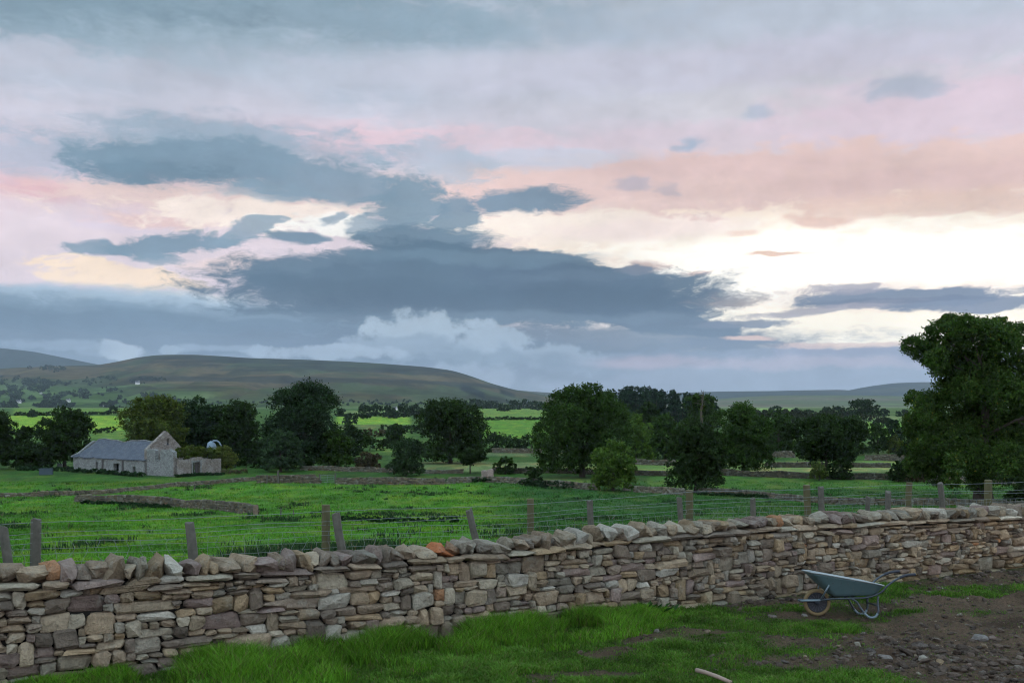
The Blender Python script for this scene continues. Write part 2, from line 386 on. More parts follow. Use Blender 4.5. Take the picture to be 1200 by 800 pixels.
MU = [(870, 705, 70, 6, 1.0), (1120, 677, 120, 9, 1.1), (1080, 760, 120, 30, .5), (1160, 745, 120, 26, .9), (700, 765, 80, 7, .8), (850, 740, 50, 5, .7), (760, 752, 60, 5, .5), (630, 790, 50, 4, .5), (1160, 790, 130, 26, .9), (560, 778, 60, 4, .5)]
def grassf(X, Y):
    px, py = yard_px(X, Y); g = np.full(np.shape(px), 0.12)
    for cx, cy, ax, ay, s in GR:
        r = np.hypot((px - cx) / ax, (py - cy) / ay); g = g + s * np.clip(1.25 - r, 0, 1)
    for cx, cy, ax, ay, s in MU:
        r = np.hypot((px - cx) / ax, (py - cy) / ay); g = g - s * np.clip(1.2 - r, 0, 1)
    g = np.where(Y < 9.0, 0.35, g)
    n = fbm(X / 0.8, Y / 0.8, 21, 6, 0.72)
    return np.clip(g * 0.9 + (n - 0.5) * 2.3, 0, 1)
def mudf(X, Y): return 1 - grassf(X, Y)
# ------------------------------------------------------------------ the colours of the fields
FIELDS = [  # x0, x1, y-top, y-bottom (survey pixels of the field's corners), grass colour
 (15, 150, 478, 485, (0.10, 0.19, 0.03)), (-60, 145, 487, 504.5, (0.17, 0.30, 0.03)), (-100, 160, 505, 514, (0.09, 0.17, 0.03)),
 (395, 480, 488, 497, (0.16, 0.29, 0.03)), (395, 470, 497, 503, (0.10, 0.14, 0.045)), (440, 480, 503, 530, (0.08, 0.15, 0.03)),
 (540, 660, 476, 489, (0.11, 0.20, 0.035)), (540, 660, 490, 514, (0.09, 0.20, 0.022)), (400, 460, 481, 486, (0.11, 0.17, 0.05)),
 (560, 760, 527, 535, (0.10, 0.14, 0.06)), (480, 640, 541, 552, (0.15, 0.19, 0.07)), (660, 1060, 540, 552, (0.13, 0.20, 0.05)), (880, 1080, 546, 553, (0.17, 0.21, 0.07)),
 (880, 925, 490, 503, (0.09, 0.19, 0.03)), (1000, 1100, 487, 493, (0.12, 0.18, 0.06)), (1010, 1100, 494, 512, (0.10, 0.22, 0.03)), (760, 1300, 558, 572, (0.07, 0.15, 0.028)), (600, 720, 560, 566, (0.09, 0.16, 0.04)),
 (880, 930, 478, 481, (0.16, 0.27, 0.07)), (-200, 1400, 476, 478, (0.10, 0.14, 0.06))]
def field_col(X, Y):
    px = 600 + X / np.maximum(Y, 1) * F; py = HZ + (EYE - terrain(X, Y, False)) * F / np.maximum(Y, 1)
    c = np.zeros(X.shape + (3,)); c[:] = (0.042, 0.100, 0.015)
    # near pasture: brighter low down on the left
    k = sst(640, 540, px) * sst(556, 572, py); c += k[..., None] * np.array((0.034, 0.088, 0.002))
    k = sst(540, 640, px) * sst(556, 566, py); c += k[..., None] * np.array((-0.004, 0.004, 0.004))
    for x0, x1, y0, y1, col in FIELDS:
        m = sst(x0 - 4, x0 + 4, px) * sst(x1 + 4, x1 - 4, px) * sst(y0 - .6, y0 + .6, py) * sst(y1 + .6, y1 - .6, py)
        c = c * (1 - m[..., None]) + np.array(col) * np.array((1.15, 1.12, 1.0)) * m[..., None]
    n = fbm(X / 6, Y / 6, 31, 4, 0.6); n2 = fbm(X / 1.2, Y / 2.0, 33, 3, 0.6)
    n3 = fbm(X / 2.2, Y / 5.0, 37, 4, .65)
    c *= (0.22 + 0.80 * n + .62 * n3)[..., None]; c[..., 0] *= .85 + .5 * sst(.45, .7, n3)
    rush = sst(0.60, 0.72, fbm(X / 5, Y / 9, 35, 4, 0.6)) * 0.55 + sst(0.66, 0.74, n2) * 0.4       # rushes and dung patches
    rush = np.clip(rush * .7, 0, .6) * sst(250, 160, Y)
    c = c * (1 - rush[..., None]) + np.array((0.022, 0.048, 0.018)) * rush[..., None]
    return c
MUD = np.array((0.100, 0.068, 0.044)); SOD = np.array((0.030, 0.055, 0.012))
def ground_col(X, Y):
    q = wall_q(X, Y); f = field_col(X, Y)
    g = grassf(X, Y)[..., None]
    n = fbm(X / 0.5, Y / 0.5, 41, 4, 0.6)[..., None]
    mud = MUD * (0.62 + 0.8 * n)
    stain = sst(0.55, 0.7, fbm(X / 1.7, Y / 1.1, 43, 3))[..., None]
    mud = mud * (1 - 0.35 * stain)
    yard = mud * (1 - g) + SOD * (0.7 + 0.6 * n) * g
    t = sst(-0.3, 0.3, q)[..., None]
    return yard * (1 - t) + f * t
def build_ground():
    az = np.concatenate([np.linspace(-180, -46, 40, endpoint=False), np.arange(-46, -29, 0.4), np.arange(-29, 29, 0.115), np.arange(29, 46, 0.4), np.linspace(46, 180, 40)])
    rr = np.concatenate([[0, 1, 2, 3, 4, 5, 6, 7, 8], np.arange(8.5, 20, 0.045), np.geomspace(20, 9400, 420)])
    Rg, Az = np.meshgrid(rr, np.radians(az), indexing='ij')
    X = Rg * np.sin(Az); Y = Rg * np.cos(Az)
    Z = terrain(X, Y)
    n, m = X.shape
    idx = np.arange(n * m).reshape(n, m)
    Q = np.stack([idx[:-1, :-1], idx[1:, :-1], idx[1:, 1:], idx[:-1, 1:]], -1).reshape(-1, 4)
    mt, t, b, _ = mat('ground_turf_and_mud'); c = objco(t); tn = tint(t)
    n1 = t.noise(c, 26, 6, 0.7); n2 = t.noise(c, 2.3, 5, 0.65); n3 = t.noise(c, 0.35, 4, 0.6)
    s = t.math('ADD', t.math('MULTIPLY', n1, 0.9), t.math('ADD', t.math('MULTIPLY', n2, 0.7), t.math('MULTIPLY_ADD', n3, 0.5, -0.10)))
    vv = t.new('ShaderNodeCombineXYZ'); [t.put(vv.inputs[i], s) for i in range(3)]
    crumb = t.ramp(t.noise(c, 34, 6, 0.8), [(0.30, (.42, .40, .38, 1)), (0.47, (.85, .85, .85, 1)), (0.60, (1.15, 1.12, 1.08, 1)), (0.72, (1.9, 1.8, 1.65, 1))])
    t.put(b.inputs['Base Color'], t.vmath('MULTIPLY', t.vmath('MULTIPLY', tn, vv.outputs[0]), crumb))
    b.inputs['Roughness'].default_value = 0.95; b.inputs['Specular IOR Level'].default_value = 0.08
    bump(t, b, t.math('ADD', t.noise(c, 11, 8, .75), t.math('MULTIPLY', n2, 1.4)), 1.0, 0.07)
    o = mesh_np('ground', np.stack([X, Y, Z], -1).reshape(-1, 3), Q, mt, cols=ground_col(X, Y).reshape(-1, 3), smooth=True)
    tag(o, kind='structure')
build_ground()

# ------------------------------------------------------------------ fells
def hill(name, crest, y0, yc, yend, seed, colf, azr=(-46, 46), rough=6, p=1.25, nY=90):
    u0, u1 = math.tan(R(azr[0])), math.tan(R(azr[1]))
    us = np.linspace(u0, u1, 700)
    cx = np.array([c[0] for c in crest], float); cy = np.array([c[1] for c in crest], float)
    k = np.interp(600 + us * F, cx, cy)
    ker = np.hanning(9); ker /= ker.sum(); k = np.convolve(np.pad(k, 4, mode='edge'), ker, 'valid')
    H = (HZ - k) / F * yc + EYE
    Ys = np.concatenate([np.linspace(y0, yc, nY), np.linspace(yc, yend, 14)[1:]])
    U, YY = np.meshgrid(us, Ys)
    Hh = np.broadcast_to(H, U.shape)
    s = np.clip((YY - y0) / (yc - y0), 0, 1); g = s ** p * (1 - 0.12 * np.sin(math.pi * s))
    back = np.clip((YY - yc) / (yend - yc), 0, 1)
    X = U * YY
    Z = -9 + (Hh + 9) * g * (1 - back ** 2 * 1.02)
    w = np.sin(math.pi * np.clip(s, 0, 1)) + 0.06
    Z = Z + 1.6 * rough * w * (fbm(X / 420, YY / 420, seed, 5, 0.55) - 0.5) * 2 * np.clip(Hh / 120, .15, 1)
    gul = np.abs(fbm(X / 260 + .3 * fbm(X / 90, YY / 90, 3), YY / 900, seed + 9, 3) - 0.5)      # gullies down the slope
    Z = Z - rough * 2.0 * w * np.clip(0.12 - gul, 0, 1) * 8 * np.clip(Hh / 120, .1, 1)
    n, m = X.shape; idx = np.arange(n * m).reshape(n, m)
    Q = np.stack([idx[:-1, :-1], idx[:-1, 1:], idx[1:, 1:], idx[1:, :-1]], -1).reshape(-1, 4)
    C = colf(X, YY, Z, s)
    o = mesh_np(name, np.stack([X, YY, Z], -1).reshape(-1, 3), Q, M_HILL, cols=C.reshape(-1, 3), smooth=True)
    tag(o, kind='structure')
    return dict(us=us, Ys=Ys, Z=Z)
def hill_z(h, X, Y):
    u = X / Y; i = np.clip(np.interp(u, h['us'], np.arange(len(h['us']))), 0, len(h['us']) - 1.001); j = np.clip(np.interp(Y, h['Ys'], np.arange(len(h['Ys']))), 0, len(h['Ys']) - 1.001)
    i0 = int(i); j0 = int(j); fi = i - i0; fj = j - j0; Z = h['Z']
    return (Z[j0, i0] * (1 - fi) + Z[j0, i0 + 1] * fi) * (1 - fj) + (Z[j0 + 1, i0] * (1 - fi) + Z[j0 + 1, i0 + 1] * fi) * fj
def _hm():
    m, t, b, _ = mat('moor_and_pasture'); c = objco(t); tn = tint(t)
    n = t.noise(c, 0.012, 8, 0.7)
    v = t.maprange(n, 0.3, 0.7, 0.7, 1.3, smooth=False)
    vv = t.new('ShaderNodeCombineXYZ'); [t.put(vv.inputs[i], v) for i in range(3)]
    t.put(b.inputs['Base Color'], t.vmath('MULTIPLY', tn, vv.outputs[0])); b.inputs['Roughness'].default_value = 1.0
    b.inputs['Specular IOR Level'].default_value = 0.0
    return m
M_HILL = _hm()
def mixc(c, col, m): return c * (1 - m[..., None]) + np.array(col) * m[..., None]
def moor(X, Y, Z, s):
    c = np.zeros(X.shape + (3,)); c[:] = (0.090, 0.115, 0.050)
    c = mixc(c, (0.170, 0.130, 0.065), sst(0.45, 0.58, fbm(X / 500, Y / 700, 51, 5, 0.6)))
    c = mixc(c, (0.050, 0.060, 0.035), sst(0.56, 0.68, fbm(X / 300, Y / 500, 53, 5, 0.65)) * 0.8)
    # enclosed pasture low on the slope
    px = 600 + X / Y * F
    gx = np.floor(X / 210 + 0.4 * np.sin(Y / 300)); gy = np.floor(Y / 330 + 0.3 * np.sin(X / 190))
    rnd = ((gx * 73 + gy * 131) % 17) / 17.0
    fld = np.zeros(X.shape + (3,)); fld[:] = (0.11, 0.22, 0.075); fld += (rnd[..., None] - 0.45) * np.array((0.11, 0.20, 0.05))
    m = sst(0.66, 0.5, s) * sst(230, 120, px)
    m = np.maximum(m, sst(0.36, 0.22, s) * 0.75); fld *= np.array((1.25, 1.0, 1.0))
    c = c * (1 - m[..., None]) + fld * m[..., None]
    # field walls and hedges as dark lines
    ex = np.minimum(np.mod(X / 210 + 0.4 * np.sin(Y / 300), 1), 1 - np.mod(X / 210 + 0.4 * np.sin(Y / 300), 1))
    c = mixc(c, (0.03, 0.045, 0.03), sst(0.03, 0.0, ex) * m * 0.7)
    # dark plantation strips near the right-hand nose of the fell
    pyy = HZ + (EYE - Z) * F / Y
    d1 = sst(6, 3, np.abs((pyy - 458) - (px - 553) * 0.42)) * sst(538, 542, px) * sst(572, 566, px)
    d2 = sst(4, 1, np.abs((pyy - 461) - (px - 595) * 0.3)) * sst(584, 588, px) * sst(606, 600, px)
    c = mixc(c, (0.018, 0.028, 0.022), np.clip(d1 + d2, 0, 1))
    # heather benches and peat cuts along the slope
    c = mixc(c, (0.045, 0.055, 0.045), sst(0.52, 0.60, fbm(X / 900, (Z + .02 * X) / 26, 55, 4, .6)) * sst(.25, .5, s) * .75)
    return c * np.array((.46, .46, .44)) * (0.2 + 1.6 * fbm(X / 120, Y / 260, 59, 5, .7))[..., None]
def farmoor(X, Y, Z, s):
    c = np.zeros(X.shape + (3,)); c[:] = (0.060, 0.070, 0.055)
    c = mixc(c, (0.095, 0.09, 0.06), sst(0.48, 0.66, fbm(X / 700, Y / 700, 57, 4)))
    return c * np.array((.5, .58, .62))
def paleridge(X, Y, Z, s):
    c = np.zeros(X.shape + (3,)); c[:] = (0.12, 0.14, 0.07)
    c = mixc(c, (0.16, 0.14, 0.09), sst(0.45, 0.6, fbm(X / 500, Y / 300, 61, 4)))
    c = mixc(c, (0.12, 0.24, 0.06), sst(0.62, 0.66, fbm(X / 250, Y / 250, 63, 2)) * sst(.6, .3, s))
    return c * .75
H_MAIN = hill('fell_hillside', [(-700, 470), (-300, 440), (-60, 434), (0, 431.5), (60, 429), (115, 427.5), (140, 423), (160, 418.5), (185, 415.5), (230, 415.5), (300, 419.5), (350, 421), (400, 423), (450, 426), (500, 430), (530, 434), (550, 440), (575, 449), (600, 456), (640, 463), (680, 468), (760, 472), (900, 474), (2000, 474)],
     1700, 4600, 6200, 71, moor, rough=9)
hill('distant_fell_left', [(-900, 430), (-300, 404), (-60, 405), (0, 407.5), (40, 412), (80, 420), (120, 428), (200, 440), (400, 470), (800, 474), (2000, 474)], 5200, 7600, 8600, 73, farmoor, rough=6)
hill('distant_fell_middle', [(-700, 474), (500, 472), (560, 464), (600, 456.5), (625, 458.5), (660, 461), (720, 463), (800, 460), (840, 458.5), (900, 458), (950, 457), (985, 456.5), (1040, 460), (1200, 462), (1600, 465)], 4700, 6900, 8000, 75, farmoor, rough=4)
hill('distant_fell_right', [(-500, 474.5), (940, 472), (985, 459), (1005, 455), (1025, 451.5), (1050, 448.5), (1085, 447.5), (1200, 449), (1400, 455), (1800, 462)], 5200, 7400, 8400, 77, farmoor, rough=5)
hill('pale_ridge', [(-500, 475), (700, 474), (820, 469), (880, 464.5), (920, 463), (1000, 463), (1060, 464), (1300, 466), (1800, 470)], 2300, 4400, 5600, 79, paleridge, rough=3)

# ------------------------------------------------------------------ haze: one closed box of thin even air
def build_haze():
    mb = MB(); mb.box(-10200, 10200, -9800, 10400, -60, 640)
    m = bpy.data.materials.new('thin_air'); m.use_nodes = True; t = NT(m.node_tree); t.n.clear()
    out = t.new('ShaderNodeOutputMaterial'); v = t.new('ShaderNodeVolumePrincipled')
    v.inputs['Color'].default_value = (0.68, 0.80, 0.95, 1); v.inputs['Density'].default_value = 4.2e-5
    v.inputs['Anisotropy'].default_value = 0.2
    t.l.new(v.outputs[0], out.inputs['Volume'])
    o = mb.build('haze', m); tag(o, kind='stuff', label='thin blue evening haze over the valley', cat='haze')
build_haze()

# ------------------------------------------------------------------ grass
def blades(name, X, Y, Z, h, w, lean, cols, seed, label):
    """Curved blades of three segments."""
    rng = np.random.default_rng(seed); n = len(X)
    th = rng.uniform(0, 2 * np.pi, n); dx, dy = np.cos(th), np.sin(th)
    la = rng.uniform(0, 2 * np.pi, n); ln = lean * h * rng.uniform(0.2, 1.0, n)
    lx, ly = np.cos(la) * ln, np.sin(la) * ln
    V = np.zeros((n, 5, 3))
    for k, (t, ww) in enumerate(((0, 1), (0, 1), (0.55, .8), (0.55, .8), (1.0, 0))):
        sgn = (-1, 1, -1, 1, 0)[k]
        V[:, k, 0] = X + sgn * dx * w * ww * .5 + lx * t ** 2
        V[:, k, 1] = Y + sgn * dy * w * ww * .5 + ly * t ** 2
        V[:, k, 2] = Z + h * t * (1 - 0.25 * t * lean) - (0.02 if t == 0 else 0)
    i = np.arange(n)[:, None] * 5
    Q = i + np.array([[0, 1, 3, 2]]); T = i + np.array([[2, 3, 4]])
    o = mesh_np(name, V.reshape(-1, 3), [Q, T], M_GRASS, cols=np.repeat(cols, 5, 0))
    return tag(o, label, 'grass', kind='stuff')
def grass_cols(n, rng, base, var=0.35, straw=0.06):
    c = np.array(base) * (1 + var * rng.uniform(-1, 1, (n, 1))) * (1 + 0.15 * rng.uniform(-1, 1, (n, 3)))
    s = rng.random(n) < straw; c[s] = np.array((0.16, 0.14, 0.06)) * rng.uniform(.6, 1.1, (s.sum(), 1))
    return c
def build_grass():
    rng = np.random.default_rng(5)
    # long grass against the wall foot
    n = 260000
    s = rng.uniform(-8, 9, n); X = s / 1.144; qd = rng.random(n) ** 1.2
    px_w = np.array([-400, 60, 110, 160, 300, 450, 600, 700, 745, 790, 850]); wid = np.array([.9, .75, .8, 1.15, 1.7, 1.35, 1.25, 1.05, .75, .35, .1])
    Y0 = 12.82 + 0.5563 * X
    px = 600 + X / Y0 * F; W_ = np.interp(px, px_w, wid)
    q = -0.03 - qd * W_
    Xp = X + q * 0.4863; Yp = Y0 + q * 0.8742 - (12.82 * 0)   # step out along the wall's normal
    Xp = X - q * 0.4863; 
    clump = fbm(Xp / 0.45, Yp / 0.45, 91, 3, .6); edge = 1 - qd ** 1.5
    keep = (rng.random(n) < np.clip((clump - 0.36) * 6, 0, 1) * (0.35 + .65 * edge)) & (px < 800) & (px > -150)
    Xp, Yp, clump, edge, px = Xp[keep], Yp[keep], clump[keep], edge[keep], px[keep]
    hk = np.interp(px, [-200, 90, 140, 200, 460, 700, 760, 800], [.10, .10, .15, .23, .23, .21, .12, .07])
    h = hk * (0.35 + 0.9 * edge) * (0.45 + 1.1 * clump) * rng.uniform(.55, 1.2, len(Xp))
    c = grass_cols(len(Xp), rng, (0.075, 0.175, 0.012), .6, .09) * (0.25 + 1.5 * clump)[:, None]
    blades('long_grass', Xp, Yp, terrain(Xp, Yp), h, rng.uniform(.004, .010, len(Xp)), 0.75, c, 6, 'lush long green grass growing along the foot of the dry stone wall')
    # short patchy turf of the yard
    n = 1300000
    Y = 8.8 + 9.5 * rng.random(n) ** 0.9; X = (rng.random(n) * 1.24 - 0.62) * Y
    q = wall_q(X, Y); g = grassf(X, Y)
    keep = (q < -0.02) & (rng.random(n) < np.clip(g * 1.35 - 0.30 + .5 * (rng.random(n) - .5), 0.045, 1) * np.clip(14 / Y, .5, 1.4) * .72)
    X, Y, g = X[keep], Y[keep], g[keep]
    cl = fbm(X / .3, Y / .3, 95, 3)
    h = (0.015 + 0.075 * g * cl) * rng.uniform(.5, 1.3, len(X)) * (1 + 1.0 * sst(.62, .75, fbm(X / .6, Y / .6, 97, 2)))
    c = grass_cols(len(X), rng, (0.064, 0.140, 0.014), .5, .08) * (.3 + 1.3 * cl)[:, None]
    blades('yard_turf', X, Y, terrain(X, Y), h, rng.uniform(.005, .011, len(X)), 1.1, c, 8, 'short trampled green turf growing in patches through the brown mud')
    # pasture behind the wall: tufts that thin out with distance
    n = 420000
    Y = 20 * (140 / 20) ** rng.random(n); X = (rng.random(n) * 1.24 - 0.62) * Y
    q = wall_q(X, Y); tuft = fbm(X / (1.0), Y / 1.6, 99, 3, .6)
    keep = (q > 1.0) & (rng.random(n) < np.clip((tuft - .40) * 5, 0.05, 1))
    X, Y, tuft = X[keep], Y[keep], tuft[keep]
    sc = Y / 60.0
    h = 0.10 * (0.5 + tuft) * rng.uniform(.5, 1.5, len(X)) * (0.8 + .5 * sc)
    base = field_col(X, Y) * 1.15
    c = base * (1 + .4 * rng.uniform(-1, 1, (len(X), 1)))
    s = rng.random(len(X)) < .03; c[s] = (0.15, 0.14, 0.07)
    blades('pasture_grass', X, Y, terrain(X, Y), h, 0.02 + 0.035 * sc * rng.uniform(.6, 1.2, len(X)), 0.9, c, 12, 'rough green pasture grass of the near fields behind the wall')
def tussocks():
    rng = np.random.default_rng(77); n = 26000
    Y = 22 * (135 / 22) ** rng.random(n); X = (rng.random(n) * 1.2 - .6) * Y; q = wall_q(X, Y)
    f = fbm(X / 5, Y / 9, 35, 4, 0.6); f2 = fbm(X / 2.5, Y / 3, 36, 3, .6)
    keep = (q > 2.5) & (rng.random(n) < np.clip((f - .60) * 5, 0, .8) + np.clip((f2 - .70) * 2, 0, .4)); X, Y = X[keep], Y[keep]
    k = 14; X = np.repeat(X, k) + rng.normal(0, .16, len(X) * k); Y = np.repeat(Y, k) + rng.normal(0, .16, len(Y) * k)
    h = rng.uniform(.10, .38, len(X)); c = np.array((0.020, 0.046, 0.016)) * rng.uniform(.6, 1.7, (len(X), 1)); st = rng.random(len(X)) < .07; c[st] = (.10, .09, .045)
    blades('rush_tussocks', X, Y, terrain(X, Y), h, .018 + .0006 * Y, .5, c, 78, 'dark tussocks of rushes and coarse grass in the near pastures')
build_grass(); tussocks()
# ------------------------------------------------------------------ stones
_c = 0.16
def _stone_template():
    V = []; idx = {}
    for sx in (0, 1):
        for sy in (0, 1):
            for sz in (0, 1):
                for ax in range(3):
                    idx[(sx, sy, sz, ax)] = len(V); V.append((sx, sy, sz, ax))
    def f(k, s):  # face k side s: corner order
        o = [(0, 0), (1, 0), (1, 1), (0, 1)]
        if k == 0: r = [(s, a, b) for a, b in o]
        elif k == 1: r = [(a, s, b) for a, b in o]
        else: r = [(a, b, s) for a, b in o]
        flip = (k == 1) != (s == 0)
        return r[::-1] if flip else r
    T = []; Q = []
    nb = len(V); cen = []
    for k in range(3):
        for s in (0, 1):
            cs = [idx[(c[0], c[1], c[2], k)] for c in f(k, s)]
            ci = nb + len(cen); cen.append((k, s))
            for i in range(4): T.append([ci, cs[i], cs[(i + 1) % 4]])
    # corners
    for sx in (0, 1):
        for sy in (0, 1):
            for sz in (0, 1):
                a = [idx[(sx, sy, sz, k)] for k in range(3)]
                if (sx + sy + sz) % 2 == 0: a = a[::-1]
                T.append(a)
    # edges
    for ax in range(3):
        o1, o2 = (ax + 1) % 3, (ax + 2) % 3
        for s1 in (0, 1):
            for s2 in (0, 1):
                a = [0, 0, 0]; b = [0, 0, 0]; a[o1] = b[o1] = s1; a[o2] = b[o2] = s2; a[ax] = 0; b[ax] = 1
                A1 = idx[(*a, o1)]; A2 = idx[(*a, o2)]; B1 = idx[(*b, o1)]; B2 = idx[(*b, o2)]
                q = [A2, B2, B1, A1] if (s1 == s2) else [A1, B1, B2, A2]
                Q.append(q)
    return V, cen, np.array(T), np.array(Q)
_SV, _SC, _ST, _SQ = _stone_template()
def stones(C, S, rng, jit=0.16, cham=(0.08, 0.30), puff=0.05, rot=None):
    """C centres (n,3), S sizes (n,3) in a local frame; returns local vertices (n,30,3)."""
    n = len(C); J = rng.uniform(-1, 1, (n, 2, 2, 2, 3)) * jit
    CH = rng.uniform(cham[0], cham[1], (n, 2, 2, 2, 3))
    V = np.zeros((n, 30, 3)); mn = np.sort(S, axis=1)[:, 1]       # chamfers are cut to the stone's middle size, not stretched with it
    for i, (sx, sy, sz, ax) in enumerate(_SV):
        sg = np.array((sx, sy, sz)) - 0.5
        p = np.broadcast_to(sg, (n, 3)) + J[:, sx, sy, sz] * 0.5 * np.array([1, 1, 1])
        p = p.copy()
        for k in range(3):
            if k != ax: p[:, k] -= np.sign(sg[k]) * np.minimum(CH[:, sx, sy, sz, k] * .5 * mn / S[:, k], 0.30)
        V[:, i] = p
    for j, (k, s) in enumerate(_SC):
        sel = [i for i, v in enumerate(_SV) if v[k] == s and v[3] == k]
        m = V[:, sel].mean(1); m[:, k] += (1 if s else -1) * rng.uniform(-0.3, 1.0, n) * puff
        m[:, [q for q in range(3) if q != k]] += rng.uniform(-.15, .15, (n, 2))
        V[:, 24 + j] = m
    V = V * S[:, None, :]
    if rot is not None:      # rotation in the x-z plane then about z
        a, b = rot[:, 0][:, None], rot[:, 1][:, None]
        x = V[..., 0] * np.cos(a) - V[..., 2] * np.sin(a); z = V[..., 0] * np.sin(a) + V[..., 2] * np.cos(a)
        y = V[..., 1]; V = np.stack([x * np.cos(b) - y * np.sin(b), x * np.sin(b) + y * np.cos(b), z], -1)
    return V + C[:, None, :]
def stone_faces(n):
    off = np.arange(n)[:, None, None] * 30
    return [(off + _SQ[None]).reshape(-1, 4), (off + _ST[None]).reshape(-1, 3)]
PAL = np.array([(0.285, 0.215, 0.145), (0.245, 0.185, 0.13), (0.20, 0.155, 0.118), (0.215, 0.16, 0.135), (0.31, 0.265, 0.20), (0.37, 0.335, 0.28), (0.15, 0.12, 0.095), (0.25, 0.22, 0.175),
                (0.27, 0.195, 0.12), (0.205, 0.15, 0.13), (0.32, 0.255, 0.18), (0.30, 0.155, 0.08)])
PAL = PAL * np.array((0.97, 0.985, 0.93))
PW = np.array([15, 15, 13, 5, 10, 6, 9, 12, 8, 3.5, 8, .6]); PW = PW / PW.sum()
def stone_cols(n, rng, per=30, k=1.0, pw=None):
    c = PAL[rng.choice(len(PAL), n, p=PW if pw is None else pw)] * rng.uniform(.72, 1.30, (n, 1)) * k * 1.12
    return np.repeat(c, per, 0)
def pack(L, Hf, rng, scale_f):
    """Skyline packing of irregular stones into a strip; cells of 2.5 cm."""
    cs = 0.025; n = int(L / cs); sky = np.zeros(n, int); top = np.array([int(Hf(i * cs) / cs) for i in range(n)]); out = []
    while True:
        open_ = np.where(sky < top)[0]
        if len(open_) == 0: break
        lo = sky[open_].min(); i = open_[sky[open_] == lo][0]; j = i
        while j < n and sky[j] == lo and sky[j] < top[j]: j += 1
        run = j - i
        sc = scale_f(i * cs, lo * cs)
        r = rng.random()
        if r < 0.12: w, h = rng.uniform(.34, .60), rng.uniform(.06, .11)
        elif r < 0.38: w, h = rng.uniform(.20, .38), rng.uniform(.10, .20)
        elif r < 0.50: w, h = rng.uniform(.12, .18), rng.uniform(.14, .22)
        elif r < 0.75: w, h = rng.uniform(.12, .22), rng.uniform(.06, .11)
        else: w, h = rng.uniform(.08, .13), rng.uniform(.045, .08)
        w = max(3, int(w * sc / cs)); h = max(2, int(round(h * sc / cs)))
        if w >= run or run - w < 3: w = run
        hr = (sky[j] if j < n else 99) - lo; hl = (sky[i - 1] if i > 0 else 99) - lo
        if w == run and 1 < hr <= h + 2: h = hr
        elif 1 < hl <= h + 1 and rng.random() < .6: h = hl
        if w > 6 * h: w = max(3, min(w, 6 * h)) if run - 6 * h >= 3 else w
        h = min(h, top[i:i + w].max() - lo) if top[i:i + w].max() - lo > 0 else h
        if top[i:i + w].max() - (lo + h) < 2: h = top[i:i + w].max() - lo
        h = max(1, h)
        out.append((i * cs, lo * cs, w * cs, h * cs)); sky[i:i + w] = lo + h
    return out
WD = np.array([1 / 1.144, 0.5563 / 1.144]); WN = np.array([-0.4863, 0.8742])     # along the wall; away from the camera
S0, S1 = -9.0, 23.5
def wp(s, q, z): return np.stack([s * WD[0] + q * WN[0], 12.82 * 1.0 + s * WD[1] + q * WN[1] - 0 * s, z], -1)
_sx = np.array([0, 150, 300, 450, 600, 750, 900, 1050, 1200.0])
def s_of_px(px): return (3360 / (335 - .1215 * px)) * (px - 600) / 1200 * 1.144
_bt = np.array([686, 679, 672, 660, 647, 631, 619, 611, 604.5]); _ct = np.array([659, 655, 649.5, 641, 630, 614, 605.5, 597, 590.5])
_ss = np.array([s_of_px(p) for p in _sx]); _dd = 3360 / (335 - .1215 * _sx)
BODY_TOP = lambda s: np.interp(s, _ss, EYE - (_bt - HZ) / F * _dd)
COP_TOP = lambda s: np.interp(s, _ss, EYE - (_ct - HZ) / F * _dd)
